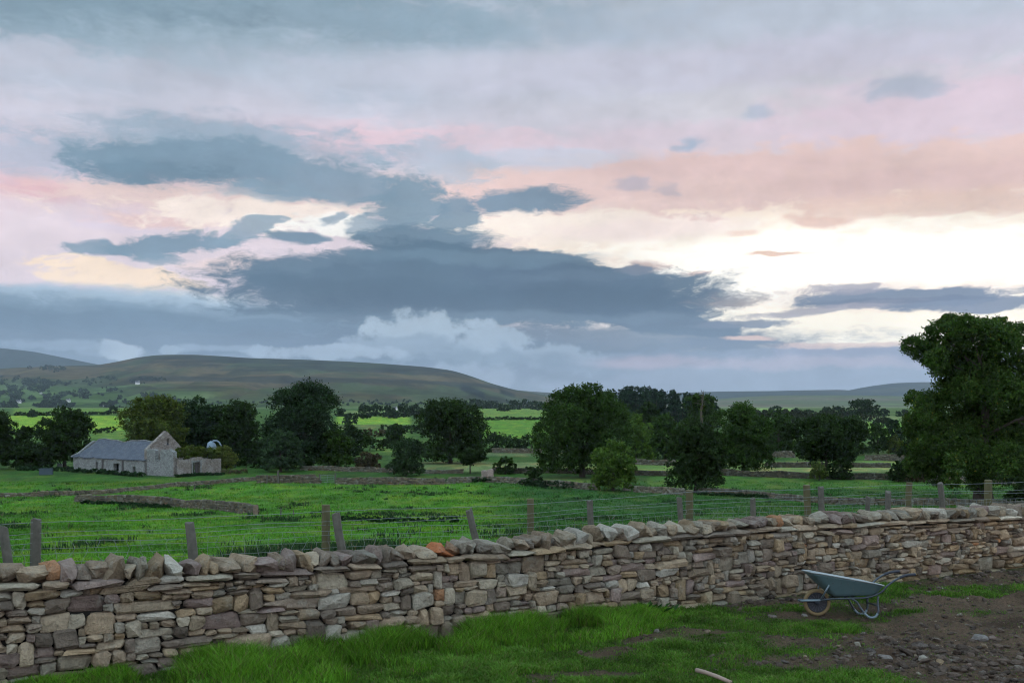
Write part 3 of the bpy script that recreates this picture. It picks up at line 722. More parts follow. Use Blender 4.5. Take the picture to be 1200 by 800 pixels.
def build_near_wall():
    rng = np.random.default_rng(11)
    root = thing('dry_stone_wall', 'long pale brown dry stone wall with upright coping stones crossing the whole foreground', 'wall', (0, 0, 0))
    face_c = M_STONE
    # rubble core, coloured near black to stand in for shade in the joints
    mb = MB(); ss = np.linspace(S0, S1, 60)
    for a, b in zip(ss[:-1], ss[1:]):
        za, zb = BODY_TOP(a) - .04, BODY_TOP(b) - .04
        P = np.array([wp(a, .10, -.3), wp(b, .10, -.3), wp(b, .52, -.3), wp(a, .52, -.3), wp(a, .16, za), wp(b, .16, zb), wp(b, .42, zb), wp(a, .42, za)])
        mb.hexa(P)
    mb.build('rubble_core', simple('wall_core', (0.016, 0.014, 0.011), 1.0), root)
    L = S1 - S0
    big = lambda s, z: (1.45 if z < 0.25 else 1.12) * float(np.interp(s + S0, [-6, 2, 8], [1.0, .92, .76]))
    for side in (0, 1):
        band = 0.075
        items = pack(L, lambda s: max(0.1, BODY_TOP(s + S0) - band + 0.10), rng, big)     # starts 10 cm below ground
        C = []; S = []; 
        for (s, z, w, h) in items: C.append((S0 + s + w / 2, 0, z - 0.10 + h / 2)); S.append((w, 0.2, h))
        # flat through-stones under the coping
        s = S0
        while s < S1:
            w = rng.uniform(.22, .62); h = band * rng.uniform(.8, 1.15)
            C.append((s + w / 2, -0.02, BODY_TOP(s + w / 2) - band / 2 + rng.uniform(-.008, .008))); S.append((w * .98, .26, h)); s += w
        C = np.array(C); S = np.array(S); n = len(C)
        dep = rng.uniform(.16, .22, n); S[:, 1] += dep - .2
        z = C[:, 2]; q = 0.085 * z / 1.0 + rng.normal(0, 0.024, n) + .085
        proud = rng.random(n) < .04; q[proud] -= rng.uniform(.03, .07, proud.sum())
        C[:, 1] += q
        S[:, 0] -= 0.006; S[:, 2] -= 0.004
        jit = 0.22
        V = stones(C, S, rng, jit, (0.06, 0.50), 0.15, np.stack([rng.normal(0, .035, n), rng.normal(0, .06, n)], -1))
        # jitter is relative to size, so long stones would get slanting ends: fine, they are split slabs
        s_, q_, z_ = V[..., 0], V[..., 1], V[..., 2]
        if side == 1: q_ = 0.62 - q_
        P = wp(s_, q_, z_)
        Fs = stone_faces(n)
        if side == 1: Fs = [f[:, ::-1] for f in Fs]
        cols = stone_cols(n, rng).reshape(n, 30, 3)
        foot_tint = (sst(0.30, 0.0, C[:, 2]) * 0.30)[:, None, None]  # stones tinted darker and greener towards the ground
        cols = cols * (1 - foot_tint) + cols * np.array((.55, .62, .42)) * foot_tint
        warm = sst(3, 12, C[:, 0])[:, None, None]; cols = cols * (1 + warm * np.array((.14, .05, -.04)))
        mesh_np('coursed_stone_face', P.reshape(-1, 3), Fs, face_c, root, cols.reshape(-1, 3))
    # coping stones, one mesh each where the photograph shows them
    s = S0; k = 0; rest = []
    vis0, vis1 = s_of_px(-25), s_of_px(1225)
    spans = []
    while s < S1:
        w = rng.choice([rng.uniform(.08, .13), rng.uniform(.13, .20), rng.uniform(.20, .30)], p=[.34, .48, .18]) * (1.0 if s < 2 else .98)
        spans.append((s, w)); s += w * 0.90
    nvis = 0; orange = False
    for s, w in spans:
        sc = s + w / 2; hb = BODY_TOP(sc); ht = (COP_TOP(sc) - hb) * rng.uniform(.70, 1.12)
        lean = rng.normal(-0.12, .20) * (1.0 if w < .24 else .35); seed = int(rng.integers(1e9)); r2 = np.random.default_rng(seed)
        V = stones(np.array([(0, 0, 0)]), np.array([(w * 1.02, r2.uniform(.34, .46), ht * .86)]), r2, .38, (.10, .8), .14, np.array([(lean, r2.normal(0, .12))]))[0]
        V[:, 2] += hb + ht * .42 - .01; V[:, 0] += sc; V[:, 1] += .30 + r2.normal(0, .02)
        P = wp(V[:, 0], V[:, 1], V[:, 2])
        pr = PW.copy(); pr[[3, 9, 10, 5]] *= 1.5; pr /= pr.sum()
        c = PAL[r2.choice(len(PAL), p=pr)] * r2.uniform(.7, 1.25) * .98
        px = 600 + P[:, 0].mean() / P[:, 1].mean() * F
        lab = None
        if px > 497 and not orange and w > .12: orange = True; c = np.array((0.36, 0.125, 0.045)); lab = 'coping stone stained bright orange with lichen'
        elif abs(px - 527) < 10: c = np.array((0.21, 0.125, 0.07))
        C = np.repeat(c[None], 30, 0)
        if vis0 < s < vis1 and nvis < 100:
            o = mesh_np('coping_stone', P - P.mean(0), stone_faces(1), M_STONE, root, C, loc=tuple(P.mean(0))); nvis += 1
            if lab: o['label'] = lab
        else: rest.append((P, C))
    if rest:
        o = mesh_np('further_coping_stones', np.concatenate([p for p, _ in rest]), stone_faces(len(rest)), M_STONE, root, np.concatenate([c for _, c in rest])); o['kind'] = 'stuff'
    print('wall coping', nvis, len(rest))
build_near_wall()

# ------------------------------------------------------------------ far field walls
def field_wall(pts, h, label, seed, k=1.0, pw=None, coped=True, thick=.6, drop=0.0, gaps=()):
    """pts: survey pixels (x, y of the foot)."""
    rng = np.random.default_rng(seed)
    W = np.array([at_base(*p) for p in pts]); seg = np.hypot(*np.diff(W, axis=0).T); cum = np.concatenate([[0], np.cumsum(seg)]); L = cum[-1]
    root = thing('field_wall', label, 'wall', (W[0][0], W[0][1], G(*W[0])), group='dry stone walls dividing the fields')
    def P(s): return np.stack([np.interp(s, cum, W[:, 0]), np.interp(s, cum, W[:, 1])], -1)
    rows = max(2, int(round(h / .24))); C = []; S = []; ang = []
    for r in range(rows + 1):
        s = rng.uniform(0, .4)
        while s < L:
            w = rng.uniform(.3, .75); tumble = .68 + .55 * fbm(np.array([s / 4]), np.array([seed * 3.1]), 5, 2)[0]
            z = (r + .5) * h / (rows + .5) * tumble
            if r == rows and not coped: s += w; continue
            p = P(s + w / 2); d = P(min(L, s + w)) - P(max(0, s)); a = math.atan2(d[1], d[0])
            if r == rows: S.append((w * .75, thick * .7, h / rows * 1.25))
            else: S.append((w * 1.06, thick * (1 - .3 * r / rows), h / rows * 1.15))
            C.append((p[0], p[1], z)); ang.append(a); s += w * (.8 if r == rows else 1)
    C = np.array(C); S = np.array(S); n = len(C); ang = np.array(ang)
    C[:, 2] += terrain(C[:, 0], C[:, 1]) - drop - .05
    V = stones(C, S, rng, .2, (.1, .4), .06, np.stack([rng.normal(0, .08, n), ang + rng.normal(0, .08, n)], -1))
    V -= np.array(root.location)[None, None]
    body = V; cop = None
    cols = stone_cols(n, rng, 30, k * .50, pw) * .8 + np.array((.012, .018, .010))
    mesh_np('stonework', V.reshape(-1, 3), stone_faces(n), M_FARSTONE, root, cols)
    return root
GREY = PW.copy(); GREY[[4, 5, 7]] *= 3.5; GREY /= GREY.sum()
FW = [
 ([(-80, 582), (0, 581.5), (60, 580.5), (120, 578), (180, 573.5), (235, 567.5), (300, 562), (368, 559.5)], .55, 'low brown field wall curving up from the lower left past the ruined barn', 1.0, None),
 ([(88, 588), (150, 590.5), (210, 594), (262, 598.5), (299, 602.5)], .85, 'grey field wall ending in a free head in the middle of the bright left pasture', .85, None),
 ([(298, 565.5), (335, 565.8), (374, 566)], 1.05, 'short brown field wall left of the small field gate', .9, None),
 ([(393, 566.5), (440, 566.5), (480, 567), (520, 567.5)], 1.0, 'brown field wall right of the small field gate', 1.0, None),
 ([(522, 566.5), (560, 565), (600, 567), (640, 569), (700, 573.5)], .8, 'overgrown grey field wall running from the stone gateposts to the bright green bush', 1.0, GREY),
 ([(742, 575), (765, 577), (800, 579.5)], .8, 'grey field wall stub between the pale gatepost and the dark bushy tree', 1.05, GREY),
 ([(352, 551), (400, 552), (450, 553), (500, 555), (541, 554)], .75, 'low weathered wall below the brown shrub and the round tree', .95, GREY),
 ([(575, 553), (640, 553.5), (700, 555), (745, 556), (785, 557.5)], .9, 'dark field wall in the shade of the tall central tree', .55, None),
 ([(742, 544), (770, 544.5), (790, 545)], 1.1, 'short grey field wall seen between the central tree and the dark bushy tree', .9, GREY),
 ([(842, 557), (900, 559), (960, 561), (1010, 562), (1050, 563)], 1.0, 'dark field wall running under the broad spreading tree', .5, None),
 ([(895, 547), (950, 547), (1000, 547), (1042, 547.5)], .9, 'dark distant field wall above the pale strip field', .65, None),
 ([(1012, 539), (1040, 539.5), (1070, 540)], 1.3, 'distant grey field wall below the group of round bushes', .9, GREY),
 ([(1047, 564), (1090, 565), (1150, 567), (1240, 570)], .95, 'pale grey field wall passing behind the great leafy tree', 1.1, GREY),
 ([(815, 577), (870, 579), (900, 582), (940, 587), (980, 590), (1040, 591), (1100, 592), (1160, 593), (1260, 594)], .62, 'tumbled dark grey field wall seen through the wire fence', .75, GREY),
 ([(576, 531), (600, 531.5), (634, 532)], 1.2, 'faint far grey wall under the dark hawthorn hedge', .9, GREY),
 ([(880, 536), (905, 536), (930, 536.5)], 1.6, 'far grey wall between the two broad trees', .9, GREY),
]
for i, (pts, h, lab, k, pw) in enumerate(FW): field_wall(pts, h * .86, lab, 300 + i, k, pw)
# ------------------------------------------------------------------ post and wire fence behind the wall
M_POST = simple('weathered_fence_wood', (0.088, 0.084, 0.066), 0.95, var=0.6, scale=13)
M_POST_GREEN = simple('treated_round_post', (0.085, 0.08, 0.038), 0.95, var=0.35, scale=7)
M_WIRE = simple('galvanised_wire', (0.17, 0.195, 0.20), 0.5, metal=0.3, var=0.15, scale=3)
def fence_line(px, off):
    u = (px - 600) / F; Y = (12.82 + off * 1.144) / (1 - .5563 * u); return u * Y, Y
def build_fence():
    rng = np.random.default_rng(17)
    root = thing('post_and_wire_fence', 'wire netting fence on mixed wooden posts just behind the dry stone wall', 'fence', (0, 15, 0))
    O = np.array([0, 15.0, 0])
    # px, top row, kind (o old grey split post, g green round post), lean (degrees, + to the left), thickness, distance behind wall
    posts = [(3, 617, 'o', 9, .11, 1.5), (43, 608, 'o', -2, .125, 1.7), (222, 611, 'o', 6, .13, 1.6), (382, 591, 'g', 0, .11, 1.75), (394, 600, 'o', 9, .12, 1.5), (549, 597, 'o', 13, .11, 1.6),
             (622, 584, 'g', 0, .11, 1.75), (691, 586, 'o', 4, .11, 1.6), (796, 582, 'o', 4, .10, 1.6), (808, 574, 'g', 0, .125, 1.75), (882, 584, 'o', 2, .10, 1.6), (945, 568, 'g', 3, .125, 1.75),
             (962, 570, 'o', 2, .12, 1.6), (1017, 582, 'o', 0, .09, 1.6), (1041, 576, 'o', 0, .11, 1.5), (1065, 565, 'g', 0, .12, 1.75), (1102, 566, 'o', 5, .12, 1.6), (1158, 562, 'g', 0, .15, 1.75),
             (1214, 566, 'o', 3, .12, 1.6), (1280, 556, 'g', 0, .13, 1.75), (-60, 606, 'g', 0, .12, 1.75), (-130, 615, 'o', 4, .12, 1.6), (1370, 560, 'o', 2, .12, 1.6)]
    tops = {}
    for px, py, kd, lean, th, off in posts:
        X, Y = fence_line(px, off); zt = EYE - (py - HZ) / F * Y; zb = G(X, Y) - .35
        h = zt - zb; mb = MB(); dx = -math.tan(R(lean)) * h
        nn = 7; pts = []; rad = []
        for i in range(nn):
            t = i / (nn - 1); pts.append((X - dx * (1 - t) + (rng.normal(0, .004)), Y + rng.normal(0, .004), zb + h * t)); rad.append(th / 2 * (1.06 - .10 * t) * (1 + rng.normal(0, .025)))
        mb.tube(np.array(pts) - O, rad, 6 if kd == 'o' else 10)
        V = mb.v[0]
        if kd == 'o':        # split, uneven heads
            ring = V[(nn - 1) * 6:nn * 6]; ring[:, 2] += rng.uniform(-.03, .03, 6); V[:, 1] *= 1
        o = mb.build('post', M_POST if kd == 'o' else M_POST_GREEN, root, smooth=False)
        bv = o.modifiers.new('soft_edges', 'BEVEL'); bv.width = .006; bv.segments = 1
        if abs(lean) > 8: o['label'] = 'leaning grey split post'
        elif kd == 'g': o['label'] = 'upright greenish round post'
    # wires: heights above ground follow the rows seen in the photograph
    def wire(rows, off, r, sag, seed, name='wire', build=True):
        xs = np.array([p[0] for p in rows], float); ys = np.array([p[1] for p in rows], float)
        P = []; pxs = np.arange(-130, 1371, 6.0)
        rg = np.random.default_rng(seed); ph = rg.uniform(0, 6)
        for p in pxs:
            X, Y = fence_line(p, off); y = np.interp(p, xs, ys) + sag * math.sin(p / 31.0 + ph) * .5 + rg.normal(0, .12)
            P.append((X, Y, EYE - (y - HZ) / F * Y))
        P = np.array(P)
        if build:
            mb = MB(); mb.tube(P - O, r, 5, False); mb.build(name, M_WIRE, root, smooth=True)
        return P
    top = [(-130, 620), (0, 614.5), (43, 612), (222, 607), (382, 599), (622, 591), (808, 576.5), (945, 573), (1065, 568), (1158, 566), (1370, 561)]
    wire(top, 1.66, .0034, .8, 1)
    wire([(x, y + 12.5 - .0035 * x) for x, y in top], 1.66, .003, 1.4, 2)
    wire([(x, y + 17.5 - .005 * x) for x, y in top], 1.70, .003, 1.6, 3)
    # netting: four line wires and crimped stays
    mb = MB(); rows = []
    for k, dz in enumerate((24, 31, 38, 47, 56)):
        P = wire([(x, y + dz * (1 - .00022 * x)) for x, y in top], 1.68, .003, 2.2 if k == 0 else 1.4, 20 + k, build=False)
        rows.append(P); mb.tube(P - O, .0028 if k == 0 else .0022, 4, False)
    n = len(rows[0]); cum = np.concatenate([[0], np.cumsum(np.hypot(*np.diff(rows[0][:, :2], axis=0).T))])
    s = .1
    while s < cum[-1]:
        pts = []; b = rng.normal(0, .035)
        for k, P in enumerate(rows):
            ss = s + b * math.sin(k * 1.3) + rng.normal(0, .006); pts.append([np.interp(ss, cum, P[:, j]) for j in range(3)])
            if k < len(rows) - 1:
                ss = s + b * math.sin(k * 1.3 + .6) + rng.normal(0, .012); pts.append([.5 * (np.interp(ss, cum, P[:, j]) + np.interp(ss, cum, rows[k + 1][:, j])) for j in range(3)])
        mb.tube(np.array(pts) - O, .0021, 4, False); s += rng.uniform(.14, .17)
    mb.build('netting', M_WIRE, root, smooth=True)
build_fence()
# ------------------------------------------------------------------ wheelbarrow
def build_barrow():
    D = 13.62; X0 = (957.7 - 600) / F * D
    root = thing('wheelbarrow', 'grey green metal wheelbarrow with tan tyred wheel standing on the mud before the wall', 'wheelbarrow', (X0, D, G(X0, D) + .012), R(-1.5)); root.rotation_euler = (R(-5.5), 0, R(-1.5))
    m, t, b, _ = mat('painted_tray'); c = objco(t)
    n = t.noise(c, 5, 6, .7); n2 = t.noise(t.vmath('MULTIPLY', c, (1, 1, .35)), 14, 5, .7)
    col = t.mix(n, (0.058, 0.108, 0.115, 1), (0.105, 0.165, 0.170, 1))
    col = t.mix(t.maprange(n2, .55, .72, 0, .55), col, (0.14, 0.16, 0.145, 1)); col = t.mix(t.maprange(t.noise(c, 22, 5, .7), .62, .72, 0, .8), col, (0.075, 0.05, 0.035, 1))
    t.put(b.inputs['Base Color'], col); b.inputs['Roughness'].default_value = .5; b.inputs['Specular IOR Level'].default_value = .45
    bump(t, b, n2, .25, .01); MT = m
    MR = simple('worn_rim', (0.30, 0.33, 0.32), .45, .5, .3, 20, .5)
    MF = simple('frame_steel', (0.05, 0.065, 0.075), .45, .4, .5, 14, .5)
    MZ = simple('galvanised_strut', (0.15, 0.20, 0.215), .45, .4, .2, 20, .5)
    MGr = simple('handle_grip', (0.022, 0.026, 0.034), .6, 0, .3, 15, .4)
    MTy = simple('tan_tyre', (0.155, 0.112, 0.055), .85, 0, .3, 18, .2)
    MHub = simple('black_wheel_disc', (0.012, 0.013, 0.016), .5, 0, .3, 12, .4)
    # tray: loops from bottom to rim, then back inside
    def loop(x0, x1, w0, w1, z0, z1, r=.07, n=5, ztip=None):
        P = []; cs = [(x0, -w0), (x1, -w1), (x1, w1), (x0, w0)]; 
        for i, (cx, cy) in enumerate(cs):
            sx = 1 if cx == x0 else -1; sy = 1 if cy < 0 else -1
            a0 = {0: 180, 1: 270, 2: 0, 3: 90}[i]
            for k in range(n + 1):
                a = R(a0 + 90 * k / n); px_ = cx + sx * r + r * math.cos(a); py_ = cy + sy * r + r * math.sin(a)
                tt = (px_ - x0) / (x1 - x0); z = z0 + (z1 - z0) * tt + .022 * math.sin(math.pi * tt) * (1 if r > .09 else 0)
                P.append((px_, py_, z))
        return P
    bot = dict(x0=.19, x1=.735, w0=.15, w1=.17, z0=.270, z1=.292)
    topd = dict(x0=-.135, x1=.815, w0=.30, w1=.33, z0=.588, z1=.420)
    L = []
    L.append(loop(**bot, r=.05))
    for f in (.12, .5, .85, 1.0):
        L.append(loop(*[bot[k] * (1 - f) + topd[k] * f for k in ('x0', 'x1', 'w0', 'w1', 'z0', 'z1')], r=.05 + .07 * f))
    n = len(L[0]); g = .006
    inner = []
    for lp in L[::-1]:
        c0 = np.mean(lp, 0); inner.append([tuple(np.array(p) + (c0 - np.array(p)) * np.array((.016, .02, 0)) + np.array((0, 0, .006 if lp is L[0] else 0))) for p in lp])
    allL = L + inner; V = [p for lp in allL for p in lp]; Q = []
    for i in range(len(allL) - 1):
        for k in range(n): Q.append([i * n + k, i * n + (k + 1) % n, (i + 1) * n + (k + 1) % n, (i + 1) * n + k])
    V.append(tuple(np.mean(L[0], 0))); V.append(tuple(np.mean(inner[-1], 0)))
    T = [[len(V) - 2, (k + 1) % n, k] for k in range(n)] + [[len(V) - 1, (len(allL) - 1) * n + k, (len(allL) - 1) * n + (k + 1) % n] for k in range(n)]
    tray = mesh_np('tray', V, [np.array(Q), np.array(T)], MT, root, smooth=True)
    mb = MB(); rim = L[-1] + [L[-1][0], L[-1][1]]; mb.tube(rim, .010, 8, False); mb.build('rim', MR, tray, smooth=True)
    # wheel
    def torus(R0, r0, y=0, wy=1.0, nu=40, nv=12):
        V = []; 
        for i in range(nu):
            a = 2 * math.pi * i / nu
            for j in range(nv):
                b_ = 2 * math.pi * j / nv; rr = R0 + r0 * math.cos(b_); V.append((rr * math.cos(a), y + wy * r0 * math.sin(b_), .18 + rr * math.sin(a)))
        Q = [[i * nv + j, ((i + 1) % nu) * nv + j, ((i + 1) % nu) * nv + (j + 1) % nv, i * nv + (j + 1) % nv] for i in range(nu) for j in range(nv)]
        return V, Q
    wheel = mesh_np('wheel', *(lambda a: (a[0], [np.array(a[1])]))(torus(.125, .012, 0, 1.9)), MHub, root, smooth=True)
    mesh_np('tyre', *(lambda a: (a[0], [np.array(a[1])]))(torus(.154, .026, 0, 1.2)), MTy, wheel, smooth=True)
    mb = MB(); nseg = 28
    for sy in (-1, 1):       # pressed disc, slightly dished
        ring = [(.122 * math.cos(2 * math.pi * k / nseg), sy * .016, .18 + .122 * math.sin(2 * math.pi * k / nseg)) for k in range(nseg)]
        r2 = [(.05 * math.cos(2 * math.pi * k / nseg), sy * .008, .18 + .05 * math.sin(2 * math.pi * k / nseg)) for k in range(nseg)]
        V = ring + r2 + [(0, sy * .008, .18)]
        Q = [[k, (k + 1) % nseg, nseg + (k + 1) % nseg, nseg + k][::sy] for k in range(nseg)]; T = [[nseg + k, nseg + (k + 1) % nseg, 2 * nseg][::sy] for k in range(nseg)]
        mb.add(V, Q, T)
    mb.build('wheel_disc', MHub, wheel, smooth=True)
    MSp = simple('spoke_steel', (0.05, 0.055, 0.06), .45, .4, .2, 12, .4); mb = MB()
    for k in range(16):
        a = 2 * math.pi * k / 16; 
        for sy in (-1, 1): mb.tube([(.02 * math.cos(a), sy * .034, .18 + .02 * math.sin(a)), (.126 * math.cos(a + .15), sy * .017, .18 + .126 * math.sin(a + .15))], .0026, 5, False)
    mb.build('spokes', MSp, wheel, smooth=True)
    mb = MB(); mb.tube([(0, -.10, .18), (0, .10, .18)], .010, 8); mb.tube([(0, -.045, .18), (0, .045, .18)], .024, 10); mb.build('axle', MF, root, smooth=True)
    # frame: each side runs from the nose bar under the tray and turns up into the handle
    def sm(pts, k=6):
        P = np.array(pts, float); out = []
        Pp = np.vstack([2 * P[0] - P[1], P, 2 * P[-1] - P[-2]])
        for i in range(1, len(Pp) - 2):
            for j in range(k):
                t_ = j / k; a, b_, c_, d = Pp[i - 1:i + 3]
                out.append(.5 * ((2 * b_) + (-a + c_) * t_ + (2 * a - 5 * b_ + 4 * c_ - d) * t_ ** 2 + (-a + 3 * b_ - 3 * c_ + d) * t_ ** 3))
        out.append(P[-1]); return out
    mb = MB()
    for s in (-1, 1):
        mb.tube(sm([(-.225, s * .055, .205), (-.10, s * .075, .207), (.02, s * .088, .214), (.17, s * .13, .238), (.45, s * .17, .252), (.62, s * .20, .268), (.76, s * .25, .33), (.835, s * .285, .415), (.90, s * .295, .47), (.96, s * .30, .510), (1.03, s * .30, .540)]), .0135, 10)
    mb.tube(sm([(-.225, -.055, .205), (-.238, -.03, .205), (-.242, 0, .205), (-.238, .03, .205), (-.225, .055, .205)]), .0135, 10)
    mb.build('frame', MF, root, smooth=True)
    mb = MB(); mb.tube([(-.232, -.072, .206), (-.02, -.095, .214), (.02, -.10, .218)], .0165, 8); mb.build('nose_bar', MZ, root, smooth=True)
    for s in (-1, 1):
        mb = MB(); mb.tube(sm([(1.00, s * .30, .530), (1.07, s * .30, .556), (1.14, s * .30, .568), (1.205, s * .30, .573)]), .0185, 10); mb.build('handle', MGr, root, smooth=True)
        mb = MB(); mb.tube(sm([(.40, s * .165, .250), (.47, s * .185, .205), (.52, s * .20, .12), (.575, s * .215, .045), (.64, s * .22, .013), (.70, s * .225, .03), (.735, s * .225, .09), (.735, s * .215, .18), (.742, s * .21, .285)]), .0135, 10)
        mb.build('leg', MF, root, smooth=True)
        mb = MB(); mb.tube(sm([(.555, s * .213, .066), (.60, s * .218, .022), (.645, s * .221, .008), (.695, s * .226, .022), (.725, s * .226, .06)]), .016, 10); mb.build('foot_plate', MZ, root, smooth=True)
        mb = MB(); mb.tube([(.03, s * .095, .225), (.10, s * .24, .425)], .011, 8); mb.build('strut', MZ, root, smooth=True)
    for q in ([(.48, -.17, .254), (.48, .17, .254)], [(.735, -.215, .16), (.735, .215, .16)]): mb = MB(); mb.tube(q, .011, 8); mb.build('cross_tube', MF, root, smooth=True)
build_barrow()
# ------------------------------------------------------------------ ruined barn
def rubble(name, c1, c2, c3, sc=2.6):
    m, t, b, _ = mat(name); c = objco(t)
    v = t.new('ShaderNodeTexVoronoi', feature='F1'); t.put(v.inputs['Vector'], t.vmath('MULTIPLY_ADD', t.noise(c, 2, 3, .5, 'Color'), (.15, .15, .15), t.vmath('MULTIPLY', c, (1, 1, 1.8)))); v.inputs['Scale'].default_value = sc
    ve = t.new('ShaderNodeTexVoronoi', feature='DISTANCE_TO_EDGE'); t.l.new(v.inputs['Vector'].links[0].from_socket, ve.inputs['Vector']); ve.inputs['Scale'].default_value = sc
    sepc = t.new('ShaderNodeSeparateColor'); t.put(sepc.inputs[0], v.outputs['Color'])
    col = t.mix(sepc.outputs[0], c1, c2); col = t.mix(t.maprange(t.noise(c, .8, 5, .65), .48, .62, 0, .8), col, c3)
    mort = t.maprange(ve.outputs['Distance'], 0.0, .09, 0.75, 0.0)
    col = t.mix(mort, col, (0.10, 0.095, 0.08, 1)); col = t.mix(t.maprange(t.noise(c, 1.7, 5, .7), .58, .72, 0, .65), col, (0.07, 0.075, 0.06, 1))
    t.put(b.inputs['Base Color'], col); b.inputs['Roughness'].default_value = .95; b.inputs['Specular IOR Level'].default_value = .1
    bump(t, b, t.maprange(ve.outputs['Distance'], 0, .15), .8, .06); return m
M_RUB = rubble('lime_washed_rubble', (0.17, 0.18, 0.17, 1), (0.28, 0.29, 0.27, 1), (0.26, 0.27, 0.255, 1))
M_RUBW = rubble('warm_rubble', (0.17, 0.145, 0.12, 1), (0.28, 0.245, 0.205, 1), (0.30, 0.285, 0.255, 1))
def slate():
    m, t, b, _ = mat('stone_slates'); c = t.new('ShaderNodeTexCoord').outputs['UV']
    m2 = t.new('ShaderNodeTexBrick'); c = objco(t); t.put(m2.inputs['Vector'], t.vmath('MULTIPLY', c, (1, 1, 1)))
    m2.inputs['Scale'].default_value = 1.0; m2.inputs['Brick Width'].default_value = .5; m2.inputs['Row Height'].default_value = .28; m2.inputs['Mortar Size'].default_value = .018
    m2.inputs['Color1'].default_value = (.062, .075, .095, 1); m2.inputs['Color2'].default_value = (.085, .098, .118, 1); m2.inputs['Mortar'].default_value = (.05, .055, .06, 1)
    col = t.mix(t.maprange(t.noise(c, 1.1, 6, .7), .5, .68, 0, .5), m2.outputs['Color'], (.13, .14, .14, 1)); col = t.mix(t.maprange(t.noise(c, 2.6, 5, .7), .60, .7, 0, .6), col, (.07, .075, .06, 1))
    t.put(b.inputs['Base Color'], col); b.inputs['Roughness'].default_value = .8; b.inputs['Specular IOR Level'].default_value = .25; bump(t, b, m2.outputs['Fac'], .5, -.04); return m
M_SLATE = slate(); M_TIMBER = simple('grey_timber', (0.07, 0.065, 0.06), .9, var=.4, scale=4)
def wall_run(mb, P0, P1, th, tops, z0, openings, step=None, rough=0.0, seed=0):
    """Wall from P0 to P1 (xy) of thickness th to its right; tops: [(s, z)], openings: [(s0, s1, zb, zt)]."""
    P0 = np.array(P0, float); P1 = np.array(P1, float); L = np.hypot(*(P1 - P0)); d = (P1 - P0) / L; nrm = np.array([-d[1], d[0]])
    rng = np.random.default_rng(seed)
    cuts = sorted(set([0, L] + [s for s, _ in tops] + [s for o in openings for s in o[:2]] + (list(np.arange(step, L, step)) if step else [])))
    cuts = [c for c in cuts if 0 <= c <= L]; tx = [s for s, _ in tops]; tz = [z for _, z in tops]
    jz = {c: rng.uniform(-rough, rough) for c in cuts}
    for a, b in zip(cuts[:-1], cuts[1:]):
        if b - a < 1e-4: continue
        za, zb_ = np.interp(a + 1e-4, tx, tz) + jz[a], np.interp(b - 1e-4, tx, tz) + jz[b]
        spans = [(z0, z0, za, zb_)]
        for (s0, s1, ob, ot) in openings:
            if a >= s0 - 1e-6 and b <= s1 + 1e-6:
                spans = [(z0, z0, ob, ob)] + ([(ot, ot, za, zb_)] if ot < min(za, zb_) else [])
        for (la, lb, ha, hb) in spans:
            A, B = P0 + d * a, P0 + d * b; A2, B2 = A + nrm * th, B + nrm * th
            mb.hexa([(A[0], A[1], la), (B[0], B[1], lb), (B2[0], B2[1], lb), (A2[0], A2[1], la), (A[0], A[1], ha), (B[0], B[1], hb), (B2[0], B2[1], hb), (A2[0], A2[1], ha)])
